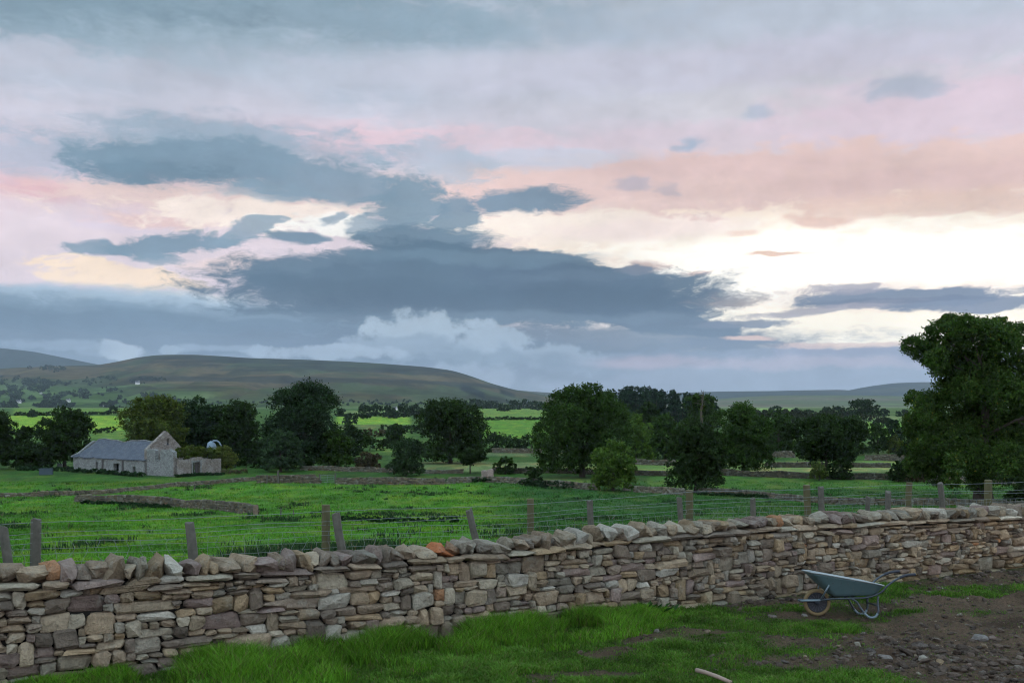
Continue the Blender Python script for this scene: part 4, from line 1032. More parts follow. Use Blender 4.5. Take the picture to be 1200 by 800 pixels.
def build_barn():
    # local frame: x along the long front from the far left corner, y into the building, z up; ground about 0
    W0 = np.array((-70.7, 165.0)); ang = math.atan2(-.58, .815)
    zg = -7.75
    root = thing('ruined_barn', 'long ruined stone barn with sagging grey slate roof and bare gable in the left pasture', 'barn', (W0[0], W0[1], zg), ang)
    W = 6.9; G0 = 19.5; C0 = 25.9; E = 2.40; RZ = 5.15; PK = 6.65
    mb = MB(); wall_run(mb, (0, 0), (G0, 0), .55, [(0, E), (G0, E)], -.8, [(6.2, 6.8, .6, 1.7), (11.0, 12.4, .45, 1.6), (15.9, 16.7, .35, 1.3)]); mb.build('long_wall', M_RUB, root)
    mb = MB(); wall_run(mb, (G0, W), (0, W), .55, [(0, E), (G0, E)], -.8, []); mb.build('rear_wall', M_RUB, root)
    mb = MB(); wall_run(mb, (0, W - .55), (0, .55), .55, [(0, E + .4), (W / 2 - .55, RZ - .3), (W - 1.1, E + .4)], -.8, []); mb.build('end_wall', M_RUB, root)
    mb = MB(); wall_run(mb, (G0, 0), (G0, W), .6, [(0, 4.05), (.25, 4.2), (W / 2 - .12, PK), (W / 2 + .15, PK - .05), (W - .2, 3.55), (W, 3.5)], -.8, [(W / 2 + .05, W / 2 + .45, 4.5, 5.5)], step=.5, rough=.04, seed=3)
    g = mb.build('gable_wall', M_RUBW, root)
    # front wing, roofless
    mb = MB(); wall_run(mb, (G0 + .003, 0), (C0, 0), .6, [(0, 3.95), (1.6, 4.05), (1.98, 3.9), (2.0, 2.25), (3.25, 2.25), (3.27, 3.7), (3.6, 4.0), (5.4, 4.1), (6.4, 3.7)], -.9, [], step=.35, rough=.07, seed=5); mb.build('wing_wall', M_RUB, root)
    mb = MB(); wall_run(mb, (C0, .003), (C0, 8.6), .55, [(0, 3.6), (.3, 2.9), (.8, 2.62), (3.2, 2.55), (3.25, 2.8), (5.1, 2.8), (5.15, 2.55), (8.6, 2.45)], -.9, [(3.45, 4.75, -.2, 2.1)], step=.5, rough=.03, seed=7); mb.build('door_wall', M_RUBW, root)
    mb = MB(); wall_run(mb, (C0 - .56, 8.6), (G0 + .6, 8.6), .5, [(0, 2.4), (6, 2.6)], -.9, []); mb.build('wing_rear_wall', M_RUBW, root)
    # dressed stones round the door, lintel
    for y0 in (3.2, 4.76): mb = MB(); mb.box(C0 + .005, C0 + .06, y0, y0 + .24, -.2, 2.1); mb.build('door_jamb', M_RUB, root)
    mb = MB(); mb.box(C0 - .5, C0 + .07, 3.1, 5.1, 2.103, 2.36); mb.build('lintel', M_RUB, root)
    mb = MB(); mb.box(C0 - .42, C0 - .36, 4.15, 4.72, -.2, 2.05); mb.build('door_leaf', M_TIMBER, root)
    for s0, s1, zb in ((6.2, 6.8, .6), (11.0, 12.4, .45), (15.9, 16.7, .35)):
        mb = MB(); mb.box(s0 - .12, s1 + .12, -.03, .25, zb - .14, zb - .003); mb.build('window_sill', M_RUB, root)
    mb = MB(); mb.box(2.0 + G0, 3.2 + G0, -.05, .3, 2.33, 2.46); mb.build('window_sill', M_RUB, root)
    # two dark upright strips on the long front
    for x0 in (8.0, 13.3): mb = MB(); mb.box(x0, x0 + .32, -.11, -.003, -.5, 2.1); mb.build('dark_strip', M_TIMBER, root)
    # roof with a sagging ridge and ragged eaves
    rng = np.random.default_rng(9); xs = np.linspace(-.15, G0 - .02, 60); V = []; 
    def roof_side(sign):
        P = []
        for x in xs:
            sag = .34 * math.exp(-((x - 8.6) / 2.4) ** 2) + .10 * math.sin(x * .9) ** 2 + .12 * sst(12, 17, x)
            f0 = max(0.0, (1.7 - x) / 1.7)
            rz = RZ - sag - f0 * 1.2
            ext = .22 + rng.uniform(-.10, .05) * (1 if rng.random() < .8 else 3.0)
            for k in range(9):
                t_ = k / 8; y = (W / 2) * (1 - t_) + (-ext) * t_; z = rz * (1 - t_) + (E + .12 - ext * .8) * t_ - .18 * math.sin(math.pi * t_) * math.exp(-((x - 9) / 4) ** 2)
                P.append((x, y if sign < 0 else W - y, z))
        return np.array(P)
    for sgn in (-1, 1):
        P = roof_side(sgn); n = len(xs); th = .12
        P2 = P.copy(); P2[:, 2] -= th; V = np.vstack([P, P2]); off = len(P); Q = []
        for i in range(n - 1):
            for k in range(8):
                a, b_, c_, d_ = i * 9 + k, (i + 1) * 9 + k, (i + 1) * 9 + k + 1, i * 9 + k + 1
                Q.append([a, d_, c_, b_] if sgn < 0 else [a, b_, c_, d_]); Q.append([a + off, b_ + off, c_ + off, d_ + off])
        for i in range(n - 1): Q.append([i * 9 + 8, i * 9 + 8 + off, (i + 1) * 9 + 8 + off, (i + 1) * 9 + 8])
        for k in range(8): Q.append([k, k + off, k + 1 + off, k + 1]); Q.append([(n - 1) * 9 + k, (n - 1) * 9 + k + 1, (n - 1) * 9 + k + 1 + off, (n - 1) * 9 + k + off])
        mesh_np('roof', V, [np.array(Q)], M_SLATE, root)
    mb = MB(); pr = roof_side(-1).reshape(len(xs), 9, 3)[:, 0]; pr[:, 2] += .03; mb.tube(pr, .10, 6); mb.build('ridge', M_RUB, root)
    mb = MB(); pe = roof_side(-1).reshape(len(xs), 9, 3)[0]; pe = pe + np.array((-.05, 0, .05)); mb.tube(pe, .11, 6); mb.build('verge', M_RUB, root)
    return root, W0, ang, zg
BARN, _W0, _ANG, _ZG = build_barn()
def barn_pt(x, y, z): return (_W0[0] + x * math.cos(_ANG) - y * math.sin(_ANG), _W0[1] + x * math.sin(_ANG) + y * math.cos(_ANG), _ZG + z)
# ------------------------------------------------------------------ trees
def leaves_from_lobes(lobes, nleaf, leaf, rng, base, spread=.22, clump_r=.30, dark=.30, warm=0.0):
    """lobes: (x, y, z, rx, ry, rz). Leaf-clump faces spread in clusters through the crown's volume."""
    L = np.array(lobes, float); area = L[:, 3] * L[:, 5] + L[:, 3] * L[:, 4]; cnt = np.maximum(40, (nleaf * area / area.sum())).astype(int)
    C = []; K = []
    for l, n in zip(L, cnt):
        per = 26; m = max(6, n // per)
        d = rng.normal(size=(m, 3)); d /= np.linalg.norm(d, axis=1)[:, None]
        d[:, 2] = np.where((d[:, 2] < -.45) & (rng.random(m) < .5), -d[:, 2], d[:, 2])
        rad = rng.uniform(.45, 1.0, m) ** .55; rad *= rng.uniform(.90, 1.10, m)
        cc = l[:3] + d * rad[:, None] * l[3:6]
        rr = clump_r * (l[3] * l[4] * l[5]) ** (1 / 3) * rng.uniform(.5, 1.2, m)
        tone = rng.uniform(1 - dark * 1.4, 1 + dark * 1.4, m) * (0.9 + .2 * rng.random())
        p = np.repeat(cc, per, 0) + rng.normal(size=(m * per, 3)) * np.repeat(rr, per)[:, None] * np.array((.55, .55, .42))
        C.append(p); K.append(np.repeat(tone, per))
    C = np.concatenate(C); K = np.concatenate(K); n = len(C)
    s = leaf * rng.uniform(.55, 1.35, n)
    a = rng.normal(size=(n, 3)); a /= np.linalg.norm(a, axis=1)[:, None]
    b = rng.normal(size=(n, 3)); b -= a * (a * b).sum(1)[:, None]; b /= np.linalg.norm(b, axis=1)[:, None]
    a *= s[:, None]; b *= (s * .62)[:, None]
    V = np.stack([C - a * .5, C + b * .5 - a * .08, C + a * .5, C - b * .5 - a * .08], 1).reshape(-1, 3)
    col = np.array(base) * K[:, None] * rng.uniform(.75, 1.25, (n, 1)) * (1 + .12 * rng.uniform(-1, 1, (n, 3)))
    if warm: w = rng.random(n) < warm; col[w] = col[w] * np.array((2.6, 1.5, .9))
    return V, np.arange(n * 4).reshape(-1, 4), np.repeat(col, 4, 0)
def trunk_mesh(mb, h, r, targets, rng, lean=(0, 0)):
    top = np.array((lean[0], lean[1], h)); pts = []; n = 6
    for i in range(n):
        t = i / (n - 1); pts.append((top[0] * t ** 1.5 + rng.normal(0, r * .12), top[1] * t, h * t - (.3 if i == 0 else 0)))
    mb.tube(pts, [r * (1.35 - .35 * min(1, 4 * i / n)) * (1 - .45 * i / (n - 1)) for i in range(n)], 8)
    for tg in targets:
        t0 = rng.uniform(.55, 1.0); p0 = np.array(pts[0]) * (1 - t0) + np.array(pts[-1]) * t0; tg = np.array(tg); mid = (p0 + tg) / 2 + np.array((rng.normal(0, .1), rng.normal(0, .1), .12)) * np.linalg.norm(tg - p0)
        q = [p0 * (1 - t) ** 2 + 2 * mid * t * (1 - t) + tg * t ** 2 for t in np.linspace(0, 1, 5)]
        rr = r * rng.uniform(.22, .36); tg = tg * np.array((1, 1, .94)); mb.tube(q, [rr, rr * .8, rr * .6, rr * .4, rr * .15], 6)
        for _ in range(2):
            e = tg * .93 + rng.normal(size=3) * min(np.linalg.norm(tg - p0) * .16, .7); mb.tube([q[2], (q[2] + e) / 2 + rng.normal(size=3) * .1, e], [rr * .4, rr * .25, rr * .08], 5)
G_DARK = (0.020, 0.039, 0.009); G_MID = (0.031, 0.062, 0.011); G_LIGHT = (0.060, 0.110, 0.016); G_OLIVE = (0.060, 0.082, 0.014); G_BLUE = (0.019, 0.039, 0.014); G_BROWN = (0.060, 0.050, 0.025); G_YEL = (0.085, 0.12, 0.028)
def tree(kind, label, px0, px1, top, base, col, seed, style='round', clear=.12, density=1.0, leaf_px=2.0, group=None, warm=0.0, depth=None, nl=None, cat=None, lobes_px=None, trunk_px=None, trunk_r=None, off=0.0):
    rng = np.random.default_rng(seed); clear = clear * (.45 if style != 'flat' else .8)
    X, Y = at_base((px0 + px1) / 2 if trunk_px is None else trunk_px, base)
    if depth: X = ((px0 + px1) / 2 - 600) / F * depth; Y = depth
    s = Y / F; Zg = G(X, Y); W = (px1 - px0) * s; H = (base - top) * s
    root = thing(kind, label, cat or ('shrub' if 'shrub' in kind or 'bush' in kind else 'tree'), (X, Y, Zg), 0, group)
    lobes = []
    if lobes_px:
        for (cx, cy, r) in lobes_px:
            ry = r * s * rng.uniform(.9, 1.15); lobes.append(((cx - 600) * s - X, rng.uniform(-.32, .32) * W, EYE - (cy - HZ) * s - Zg, r * s, ry, r * s * .95))
    else:
        a, b = W / 2, H * (1 - clear) / 2; zc = H * clear + b
        n = nl or int(9 + W * H / 12 * .7); n = min(n, 30)
        for i in range(n):
            r = min(a, b) * rng.uniform(.30, .46)
            th = 2 * math.pi * (i + rng.uniform(-.3, .3)) / n * 2.4; el = rng.uniform(-1, 1)
            ce = math.sqrt(1 - el * el)
            k = 1.0
            if style == 'cone': k = np.interp(el, [-1, 1], [1.0, .25])
            if style == 'flat': k = np.interp(el, [-1, .2, 1], [.7, 1.2, .9])
            if style == 'oak': k = np.interp(el, [-1, -.4, .6, 1], [.9, 1.1, .95, .7])
            lobes.append(((a - r) * ce ** .6 * math.cos(th) * k, (a - r) * ce ** .6 * math.sin(th) * k, zc + (b - r * .9) * el, r, r, r * .88))
        lobes.append((0, 0, zc, a * .6, a * .6, b * .75))
        if style != 'flat': lobes += [(a * .62 * math.cos(q), a * .62 * math.sin(q), H * clear + b * .30, a * .40, a * .40, b * .32) for q in rng.uniform(0, 6.28) + np.arange(5) * 1.257]
        lobes.append((0, 0, zc + b * .55, a * .38, a * .38, b * .42))
    area = (px1 - px0) * (base - top) * (1 - clear * .6)
    nleaf = int(area / leaf_px ** 2 * 21 * density)
    V, Q, C = leaves_from_lobes(lobes, nleaf, leaf_px * 1.25 * s, rng, col, warm=warm)
    keep = V.reshape(-1, 4, 3)[:, :, 2].min(1) > 0.02 * H
    V = V.reshape(-1, 4, 3)[keep].reshape(-1, 3); C = C.reshape(-1, 4, 3)[keep].reshape(-1, 3); Q = np.arange(len(V)).reshape(-1, 4)
    mb = MB(); big = sorted(lobes, key=lambda l: -l[3])[:9]
    r = trunk_r or max(.09, H * .028)
    trunk_mesh(mb, H * max(clear, .2) + H * .22, r, [(l[0] * .8, l[1] * .8, l[2]) for l in big] + [(l[0], l[1], l[2]) for l in lobes[:4]], rng)
    mb.build('trunk', M_BARK, root)
    mesh_np('crown', V, Q, M_LEAF, root, C)
    return root
def hedge(kind, label, pts, hpx, col, seed, leaf_px=1.8, cat='hedge', group=None, density=1.0, depthw=2.5):
    """A run of bushes along survey pixels (x, foot y)."""
    rng = np.random.default_rng(seed); Wd = np.array([at_base(*p) for p in pts]); o = (Wd[0][0], Wd[0][1], G(*Wd[0]))
    s0 = Wd[:, 1].mean() / F; L = np.hypot(*np.diff(Wd, axis=0).T); cum = np.concatenate([[0], np.cumsum(L)]); lob = []; s = 0
    H = hpx * s0
    while s < cum[-1]:
        h = H * rng.uniform(.6, 1.15); r = h * .5; x = np.interp(s, cum, Wd[:, 0]); y = np.interp(s, cum, Wd[:, 1]); z = G(x, y)
        lob.append((x - o[0], y - o[1] + rng.uniform(-.4, .4), z - o[2] + h * .48, r * 1.25, r, h * .5)); s += r * rng.uniform(.8, 1.5)
    root = thing(kind, label, cat, o, 0, group)
    wpx = abs(pts[-1][0] - pts[0][0]); V, Q, C = leaves_from_lobes(lob, int(wpx * hpx / leaf_px ** 2 * 13 * density), leaf_px * 1.25 * s0, rng, col)
    mb = MB()
    for l in lob[::2]: mb.tube([(l[0], l[1], l[2] - l[5] * 1.1), (l[0] + .1, l[1], l[2])], [l[5] * .10, l[5] * .04], 5)
    mb.build('stems', M_BARK, root); mesh_np('foliage', V, Q, M_LEAF, root, C); return root
T = tree
# --- beyond the barn, left
T('broadleaf_tree', 'dark tree cut off by the picture edge above the far end of the left pasture', -45, 22, 479, 549, G_DARK, 1)
T('broadleaf_tree', 'round dark tree standing alone between the picture edge and the barn roof', 40, 111, 475, 548, G_DARK, 2, clear=.14)
T('hawthorn_bush', 'low dark bushes between the edge tree and the lone round tree', 12, 62, 519, 549, G_DARK, 3, clear=0, nl=14)
T('broadleaf_tree', 'wide tall olive green tree directly behind the barn roof', 136, 226, 453, 535, G_OLIVE, 4, style='oak', clear=.08, nl=24, depth=182)
T('broadleaf_tree', 'bluish dark tree behind the bare barn gable', 200, 264, 459, 540, G_BLUE, 5, clear=.05, depth=188)
T('broadleaf_tree', 'dark tree between the barn gable and the tallest left tree', 246, 306, 469, 548, G_DARK, 6, clear=.05, depth=184)
T('broadleaf_tree', 'tall dark tree with domed top, the highest tree right of the barn', 308, 402, 443, 548, G_BLUE, 7, style='oak', clear=.08, nl=26, trunk_px=356)
T('broadleaf_tree', 'small round dark tree on a short trunk in front of the tall domed tree', 303, 355, 503, 553, (0.034, 0.062, 0.026), 8, clear=.12, nl=16)
T('broadleaf_tree', 'pale greyish green tree at the right foot of the tall domed tree', 372, 415, 503, 549, G_MID, 9, clear=.05)
T('shrub', 'rusty brown shrub beside the pale greyish green tree', 413, 449, 529, 549, G_BROWN, 10, clear=0, nl=12)
T('broadleaf_tree', 'tall dark tree in the middle distance above the small flat topped tree', 484, 572, 464, 543, G_DARK, 12, style='oak', clear=.06, nl=24)
T('broadleaf_tree', 'round dark tree with a low branching trunk at the end of the brown field wall', 451, 500, 512, 558, (0.028, 0.052, 0.020), 13, clear=.12, nl=18, leaf_px=1.7)
T('hawthorn_tree', 'small flat topped tree on a thin trunk left of the stone gateposts', 532, 570, 524, 554, G_DARK, 14, style='flat', clear=.35, nl=14, leaf_px=1.6)
T('hawthorn_bush', 'small rounded green bush right of the stone gateposts', 578, 606, 533, 554, G_MID, 15, clear=0, nl=10)
T('hawthorn_bush', 'thin sprawling bush on the overgrown wall right of the gateposts', 610, 640, 546, 569, G_DARK, 16, clear=0, nl=10, density=.7)
# --- centre
T('sycamore_tree', 'broad tall leafy tree in the centre with the highest crown of the middle trees', 624, 737, 449, 558, G_MID, 20, style='oak', clear=.06, nl=30, leaf_px=2.0,
  lobes_px=[(655, 475, 17), (672, 465, 15), (690, 461, 13), (712, 470, 14), (725, 485, 14), (700, 485, 24), (665, 495, 24), (642, 505, 16), (638, 525, 14), (655, 530, 22), (685, 520, 28), (715, 515, 22), (730, 505, 12), (700, 535, 18), (640, 542, 11), (672, 542, 14), (648, 488, 12), (684, 478, 20), (725, 530, 12), (634, 515, 9), (712, 540, 12)], trunk_px=682)
T('sycamore_tree', 'lighter green tree merging into the right side of the broad central tree', 722, 767, 481, 541, G_LIGHT, 21, clear=.05, nl=16, depth=190)
T('ash_tree', 'bright green bushy tree standing before the broad central tree', 690, 747, 512, 574, G_LIGHT, 22, clear=.03, nl=22, leaf_px=2.2)
T('broadleaf_tree', 'dim green tree between the bright bushy tree and the dark bushy tree', 757, 803, 485, 541, G_MID, 23, clear=.05, depth=205)
T('broadleaf_tree', 'dark bushy tree reaching down to the pasture below the bare snag', 780, 851, 487, 576, G_DARK, 24, clear=.03, nl=26, leaf_px=2.1)
T('broadleaf_tree', 'large mid green tree behind and right of the dark bushy tree', 835, 907, 467, 555, G_MID, 25, style='oak', clear=.08, nl=26)
T('broadleaf_tree', 'broad spreading dark tree above the long shaded field wall', 912, 1014, 484, 558, G_DARK, 26, style='flat', clear=.16, nl=26, trunk_px=968)
T('hawthorn_tree', 'small yellow green tree under the broad spreading tree', 948, 972, 538, 563, G_YEL, 27, clear=.25, nl=9)
T('hawthorn_bush', 'dark bush touching the right side of the small yellow green tree', 968, 1001, 536, 562, G_DARK, 28, clear=0, nl=12)
T('broadleaf_tree', 'green tree hidden behind the right side of the broad spreading tree', 985, 1020, 499, 546, G_MID, 29, clear=0, depth=230)
T('willow_tree', 'rounded dark bush of the group left of the great tree', 1014, 1044, 500, 537, G_MID, 30, clear=0, depth=235)
T('willow_tree', 'taller bush behind the group left of the great tree', 1034, 1062, 494, 532, G_BLUE, 31, clear=0, depth=250)
T('willow_tree', 'pale willowy bush at the foot of the group left of the great tree', 1038, 1062, 513, 536, G_OLIVE, 32, clear=0, depth=232)
T('hawthorn_bush', 'small dark bush on the pale grey wall left of the great tree', 1038, 1068, 540, 565, G_DARK, 33, clear=0, nl=12)
T('shrub', 'faded brown shrub squeezed between the small dark bush and the great tree', 1062, 1086, 536, 566, G_BROWN, 34, clear=0, nl=10, density=.7)
GREAT = [(1122, 375, 11), (1108, 388, 15), (1138, 378, 14), (1093, 392, 15), (1083, 404, 14), (1078, 422, 12), (1075, 432, 8), (1090, 428, 14), (1102, 412, 17), (1128, 398, 20), (1150, 390, 17), (1176, 382, 12), (1190, 394, 15), (1172, 405, 14), (1205, 402, 14),
         (1120, 430, 23), (1147, 425, 21), (1180, 432, 17), (1208, 432, 18), (1112, 458, 16), (1088, 474, 16), (1080, 490, 12), (1072, 478, 7), (1125, 462, 26), (1155, 460, 24), (1190, 465, 22), (1218, 462, 20), (1100, 500, 19), (1100, 520, 15), (1110, 500, 25), (1145, 500, 28), (1180, 505, 24), (1212, 500, 22),
         (1104, 530, 19), (1112, 548, 18), (1130, 538, 24), (1158, 540, 24), (1185, 542, 18), (1120, 560, 14), (1145, 562, 15), (1168, 563, 12), (1235, 440, 22), (1240, 480, 24), (1228, 520, 20), (1095, 548, 14), (1096, 540, 12), (1100, 560, 11), (1135, 445, 24), (1165, 440, 22), (1120, 515, 24), (1160, 515, 24), (1150, 405, 20), (1115, 408, 18), (1100, 515, 18), (1086, 468, 12)]
T('ash_tree', 'great leafy tree against the sunset at the right, tallest of all', 1062, 1255, 362, 587, (0.042, 0.080, 0.013), 40, clear=.1, leaf_px=2.3, density=1.25, lobes_px=GREAT, trunk_px=1152, trunk_r=.85, warm=.02)
T('broadleaf_tree', 'lower tree at the picture edge behind the great leafy tree', 1182, 1262, 490, 566, G_MID, 41, clear=.05)
T('hawthorn_bush', 'dark bush under the picture edge tree right of the great trunk', 1176, 1232, 558, 592, G_DARK, 42, clear=0, nl=12)
T('broadleaf_tree', 'green tree filling the gap behind the bare snag and the large mid green tree', 796, 845, 476, 548, G_MID, 43, clear=.05, depth=240)
T('broadleaf_tree', 'tree half hidden between the large mid green tree and the broad spreading tree', 893, 932, 490, 545, G_MID, 44, clear=.05, depth=225)
T('broadleaf_tree', 'dark tree tucked behind the lighter green tree of the centre', 742, 775, 478, 540, G_DARK, 45, clear=.05, depth=235)
T('broadleaf_tree', 'dark rounded tree behind the shrubs between the domed tree and central dark tree', 446, 478, 501, 531, G_DARK, 46, clear=.02, depth=270)
T('broadleaf_tree', 'dark tree behind the pale greyish green tree', 392, 428, 498, 540, G_DARK, 48, clear=.02, depth=220)
T('broadleaf_tree', 'dark tree between the picture edge tree and the lone round tree', 14, 46, 502, 548, G_DARK, 49, clear=.02, depth=190)
T('broadleaf_tree', 'dark tree left of the great tree behind the faded brown shrub', 1052, 1092, 500, 566, G_DARK, 50, clear=.02, depth=150)
# --- ivy and bushes on the barn
def ivy(name, label, lob, n, leaf, col, seed, cat='bush'):
    rng = np.random.default_rng(seed); o = lob[0][:3]
    root = thing(name, label, cat, (o[0], o[1], _ZG))
    V, Q, C = leaves_from_lobes([(l[0] - o[0], l[1] - o[1], l[2] - _ZG, l[3], l[4], l[5]) for l in lob], n, leaf, rng, col)
    mb = MB(); [mb.tube([(l[0] - o[0], l[1] - o[1], 0), (l[0] - o[0], l[1] - o[1], l[2] - _ZG)], [.08, .03], 5) for l in lob]; mb.build('stems', M_BARK, root)
    mesh_np('foliage', V, Q, M_LEAF, root, C)
ivy('ivy', 'dark ivy spilling over the top of the barn door wall', [(*barn_pt(C, y, z), r, r, r * .6) for C, y, z, r in ((25.0, 1.0, 3.3, .8), (25.2, 2.2, 3.0, .8), (24.6, 3.2, 3.5, .95), (25.0, 4.2, 3.2, .8), (24.8, 5.4, 3.6, 1.1), (25.2, 6.6, 3.3, 1.0), (24.5, 2.2, 3.9, .7), (24.4, 7.4, 3.4, 1.1), (25.6, 5.6, 2.75, .5), (25.7, 6.8, 2.7, .55), (24.0, 4.5, 4.0, .8))], 7000, .26, G_OLIVE, 61, 'climbing plant')
ivy('elder_bush', 'round olive yellow bush growing at the right corner of the barn', [(*barn_pt(x, y, z), r, r, r * .95) for x, y, z, r in ((24.6, 9.6, 2.0, 1.5), (24.4, 10.8, 1.8, 1.4), (24.5, 9.9, 3.3, 1.1), (24.6, 11.5, 2.3, 1.1), (24.6, 8.8, 3.0, 1.0), (24.4, 10.9, 3.1, 1.0))], 8000, .26, (0.095, 0.115, 0.024), 62)
hedge('nettle_bed', 'dark strip of nettles along the foot of the barn front', [(20, 551), (60, 552.5), (100, 555), (130, 556.5), (168, 559)], 5.5, (0.022, 0.05, 0.018), 63, 1.5, 'nettles', density=.8)
hedge('nettle_bed', 'dark nettles below the barn door wall', [(206, 560), (230, 558), (262, 557)], 3.5, (0.022, 0.05, 0.018), 64, 1.5, 'nettles', density=.8)
hedge('rush_clump', 'dark tall rushes along the free end of the grey field wall', [(96, 591), (150, 592.5), (200, 596)], 4.5, (0.020, 0.045, 0.018), 65, 1.5, 'rushes', density=.7)
hedge('rush_clump', 'dark bank of rushes in the near pasture behind the paired posts', [(398, 611), (440, 612), (500, 613), (540, 612)], 7, (0.016, 0.040, 0.014), 66, 1.6, 'rushes', density=.5)
hedge('bramble_bank', 'low bramble bank hugging the wall between round tree and gateposts', [(500, 566), (540, 565), (575, 566)], 6, (0.025, 0.05, 0.018), 67, 1.5, 'brambles')
hedge('bramble_bank', 'brambles on the grey wall left of the bright bushy tree', [(612, 570), (640, 572), (668, 573)], 9, (0.02, 0.04, 0.016), 68, 1.5, 'brambles', density=.6)
hedge('bramble_bank', 'low brambles along the tumbled wall behind the wire fence', [(818, 579), (860, 580), (900, 583)], 4.5, (0.02, 0.045, 0.016), 69, 1.5, 'brambles', density=.7)
# --- hedges and hedgerow trees farther off
hedge('hawthorn_hedge', 'dark hedge block between the tall domed tree and the central dark tree', [(413, 528), (430, 528), (450, 527.5)], 20, G_DARK, 70)
hedge('hawthorn_hedge', 'thin brownish hedge on the bank below the far bright field', [(408, 511), (440, 512), (470, 511)], 9, G_BROWN, 71, 1.5)
hedge('hawthorn_hedge', 'scrubby hedge climbing towards the dark central tree', [(450, 508), (480, 508), (500, 507)], 11, G_DARK, 72, 1.6)
hedge('hawthorn_hedge', 'dark thick hedge left of the broad central tree', [(574, 530), (600, 531), (630, 531)], 21, G_DARK, 73)
hedge('hawthorn_hedge', 'thin far hedge crossing the two bright fields', [(556, 492), (575, 492), (610, 492), (640, 492)], 4, G_DARK, 74, 1.4, density=.6)
hedge('hawthorn_hedge', 'far hedge below the bright field left of the barn roof', [(18, 487), (60, 486.5), (130, 486)], 4, G_DARK, 75, 1.4, density=.8)
hedge('hawthorn_hedge', 'short hedge and bushes left behind the barn roof', [(112, 508), (135, 507)], 7, G_DARK, 76, 1.5)
hedge('hawthorn_hedge', 'dark brown hedge band above the broad spreading tree', [(884, 496), (920, 497), (960, 500), (1010, 502), (1040, 502)], 15, (0.030, 0.038, 0.018), 77, 1.8)
hedge('hawthorn_hedge', 'dark hedge line left of the far clump of trees', [(880, 488), (930, 489), (990, 490)], 9, (0.028, 0.035, 0.018), 78, 1.6)
hedge('scrub', 'mixed scrub filling the gap behind the central tree and the large green tree', [(745, 538), (790, 536), (840, 535), (900, 530), (925, 528)], 26, G_DARK, 79, 2.0, 'scrub')
hedge('scrub', 'low scrub under the trees behind the barn', [(255, 548), (300, 549), (340, 549.5), (372, 550)], 14, G_DARK, 80, 1.8, 'scrub')
hedge('scrub', 'scrub behind the barn bush and its neighbouring dark trees', [(262, 540), (300, 541), (345, 542)], 34, G_DARK, 81, 2.0, 'scrub')
# far tree groups, each crown its own tree
FAR = [(402, 418, 482, 497), (417, 434, 473, 491), (432, 447, 472, 488), (448, 462, 474, 489), (456, 466, 479, 490), (466, 480, 472, 489), (478, 493, 471, 487), (487, 500, 478, 489), (395, 404, 478, 488), (500, 511, 471, 484),
       (536, 550, 469, 480), (548, 562, 466, 479), (560, 574, 468, 479), (572, 584, 469, 479), (584, 598, 472, 482), (596, 610, 468, 480), (608, 622, 467, 479), (620, 634, 469, 480), (630, 640, 471, 481), (128, 137, 475, 485), (34, 42, 478, 489), (88, 96, 478, 487),
       (903, 915, 475, 485), (916, 926, 478, 487), (928, 940, 477, 487), (942, 952, 479, 487), (960, 974, 476, 489), (970, 990, 474, 489), (1030, 1040, 477, 488), (1052, 1064, 479, 488), (1034, 1042, 489, 496)]
for i, (a, b, t_, f_) in enumerate(FAR):
    T('hedgerow_tree', 'far off hedgerow tree reduced to a small dark blur', a - 2, b + 2, t_ + .5, f_, (0.028, 0.050, 0.022), 500 + i, clear=0, nl=7, leaf_px=1.5, group='far off hedgerow trees')
T('broadleaf_tree', 'far dark clump like tree with a domed top below the right hand fell', 988, 1032, 467, 489, G_DARK, 560, clear=.05, nl=14, leaf_px=1.6)
T('hedgerow_tree', 'small round tree in the pale far field left of the great tree', 1034, 1042, 489, 497, G_DARK, 561, clear=.05, nl=6, leaf_px=1.4)
# conifer plantation that reads as one mass
def plantation():
    rng = np.random.default_rng(90); lob = []; D0 = 430; s = D0 / F; x0 = (770 - 600) * s; zg = G(x0, D0)
    prof = ([700, 712, 720, 735, 760, 775, 800, 820, 835, 842], [468, 458, 452, 452, 454, 456, 459, 462, 468, 480])
    for i in range(120):
        px = rng.uniform(704, 842); dep = rng.uniform(-22, 26); topy = np.interp(px, *prof) + rng.uniform(-1, 5) + max(0, -dep) * .35
        Y = D0 + dep; s_ = Y / F; x = (px - 600) * s_; zt = EYE - (topy - HZ) * s_; r = rng.uniform(4.5, 7.5) * s_
        g = G(x, Y)
        lob.append((x - x0, dep, zt - zg - r * .8, r, r, r * .85)); lob += [(x - x0, dep, zt - zg - r * q, r * 1.15, r * 1.15, r) for q in (2.2, 3.6, 5.0) if zt - zg - r * q > 0]
    V, Q, C = leaves_from_lobes(lob, 60000, 2.1 * s, rng, (0.016, 0.034, 0.017), dark=.35)
    mb = MB()
    for l in lob[::2]: mb.tube([(l[0], l[1], -1), (l[0], l[1], l[2])], [.18, .08], 5)
    root = thing('plantation', 'dark wood of conifers behind the central trees', 'wood', (x0, D0, zg)); root['kind'] = 'stuff'
    mb.build('trunks', M_BARK, root); o = mesh_np('crowns', V, Q, M_LEAF, root, C)
plantation()
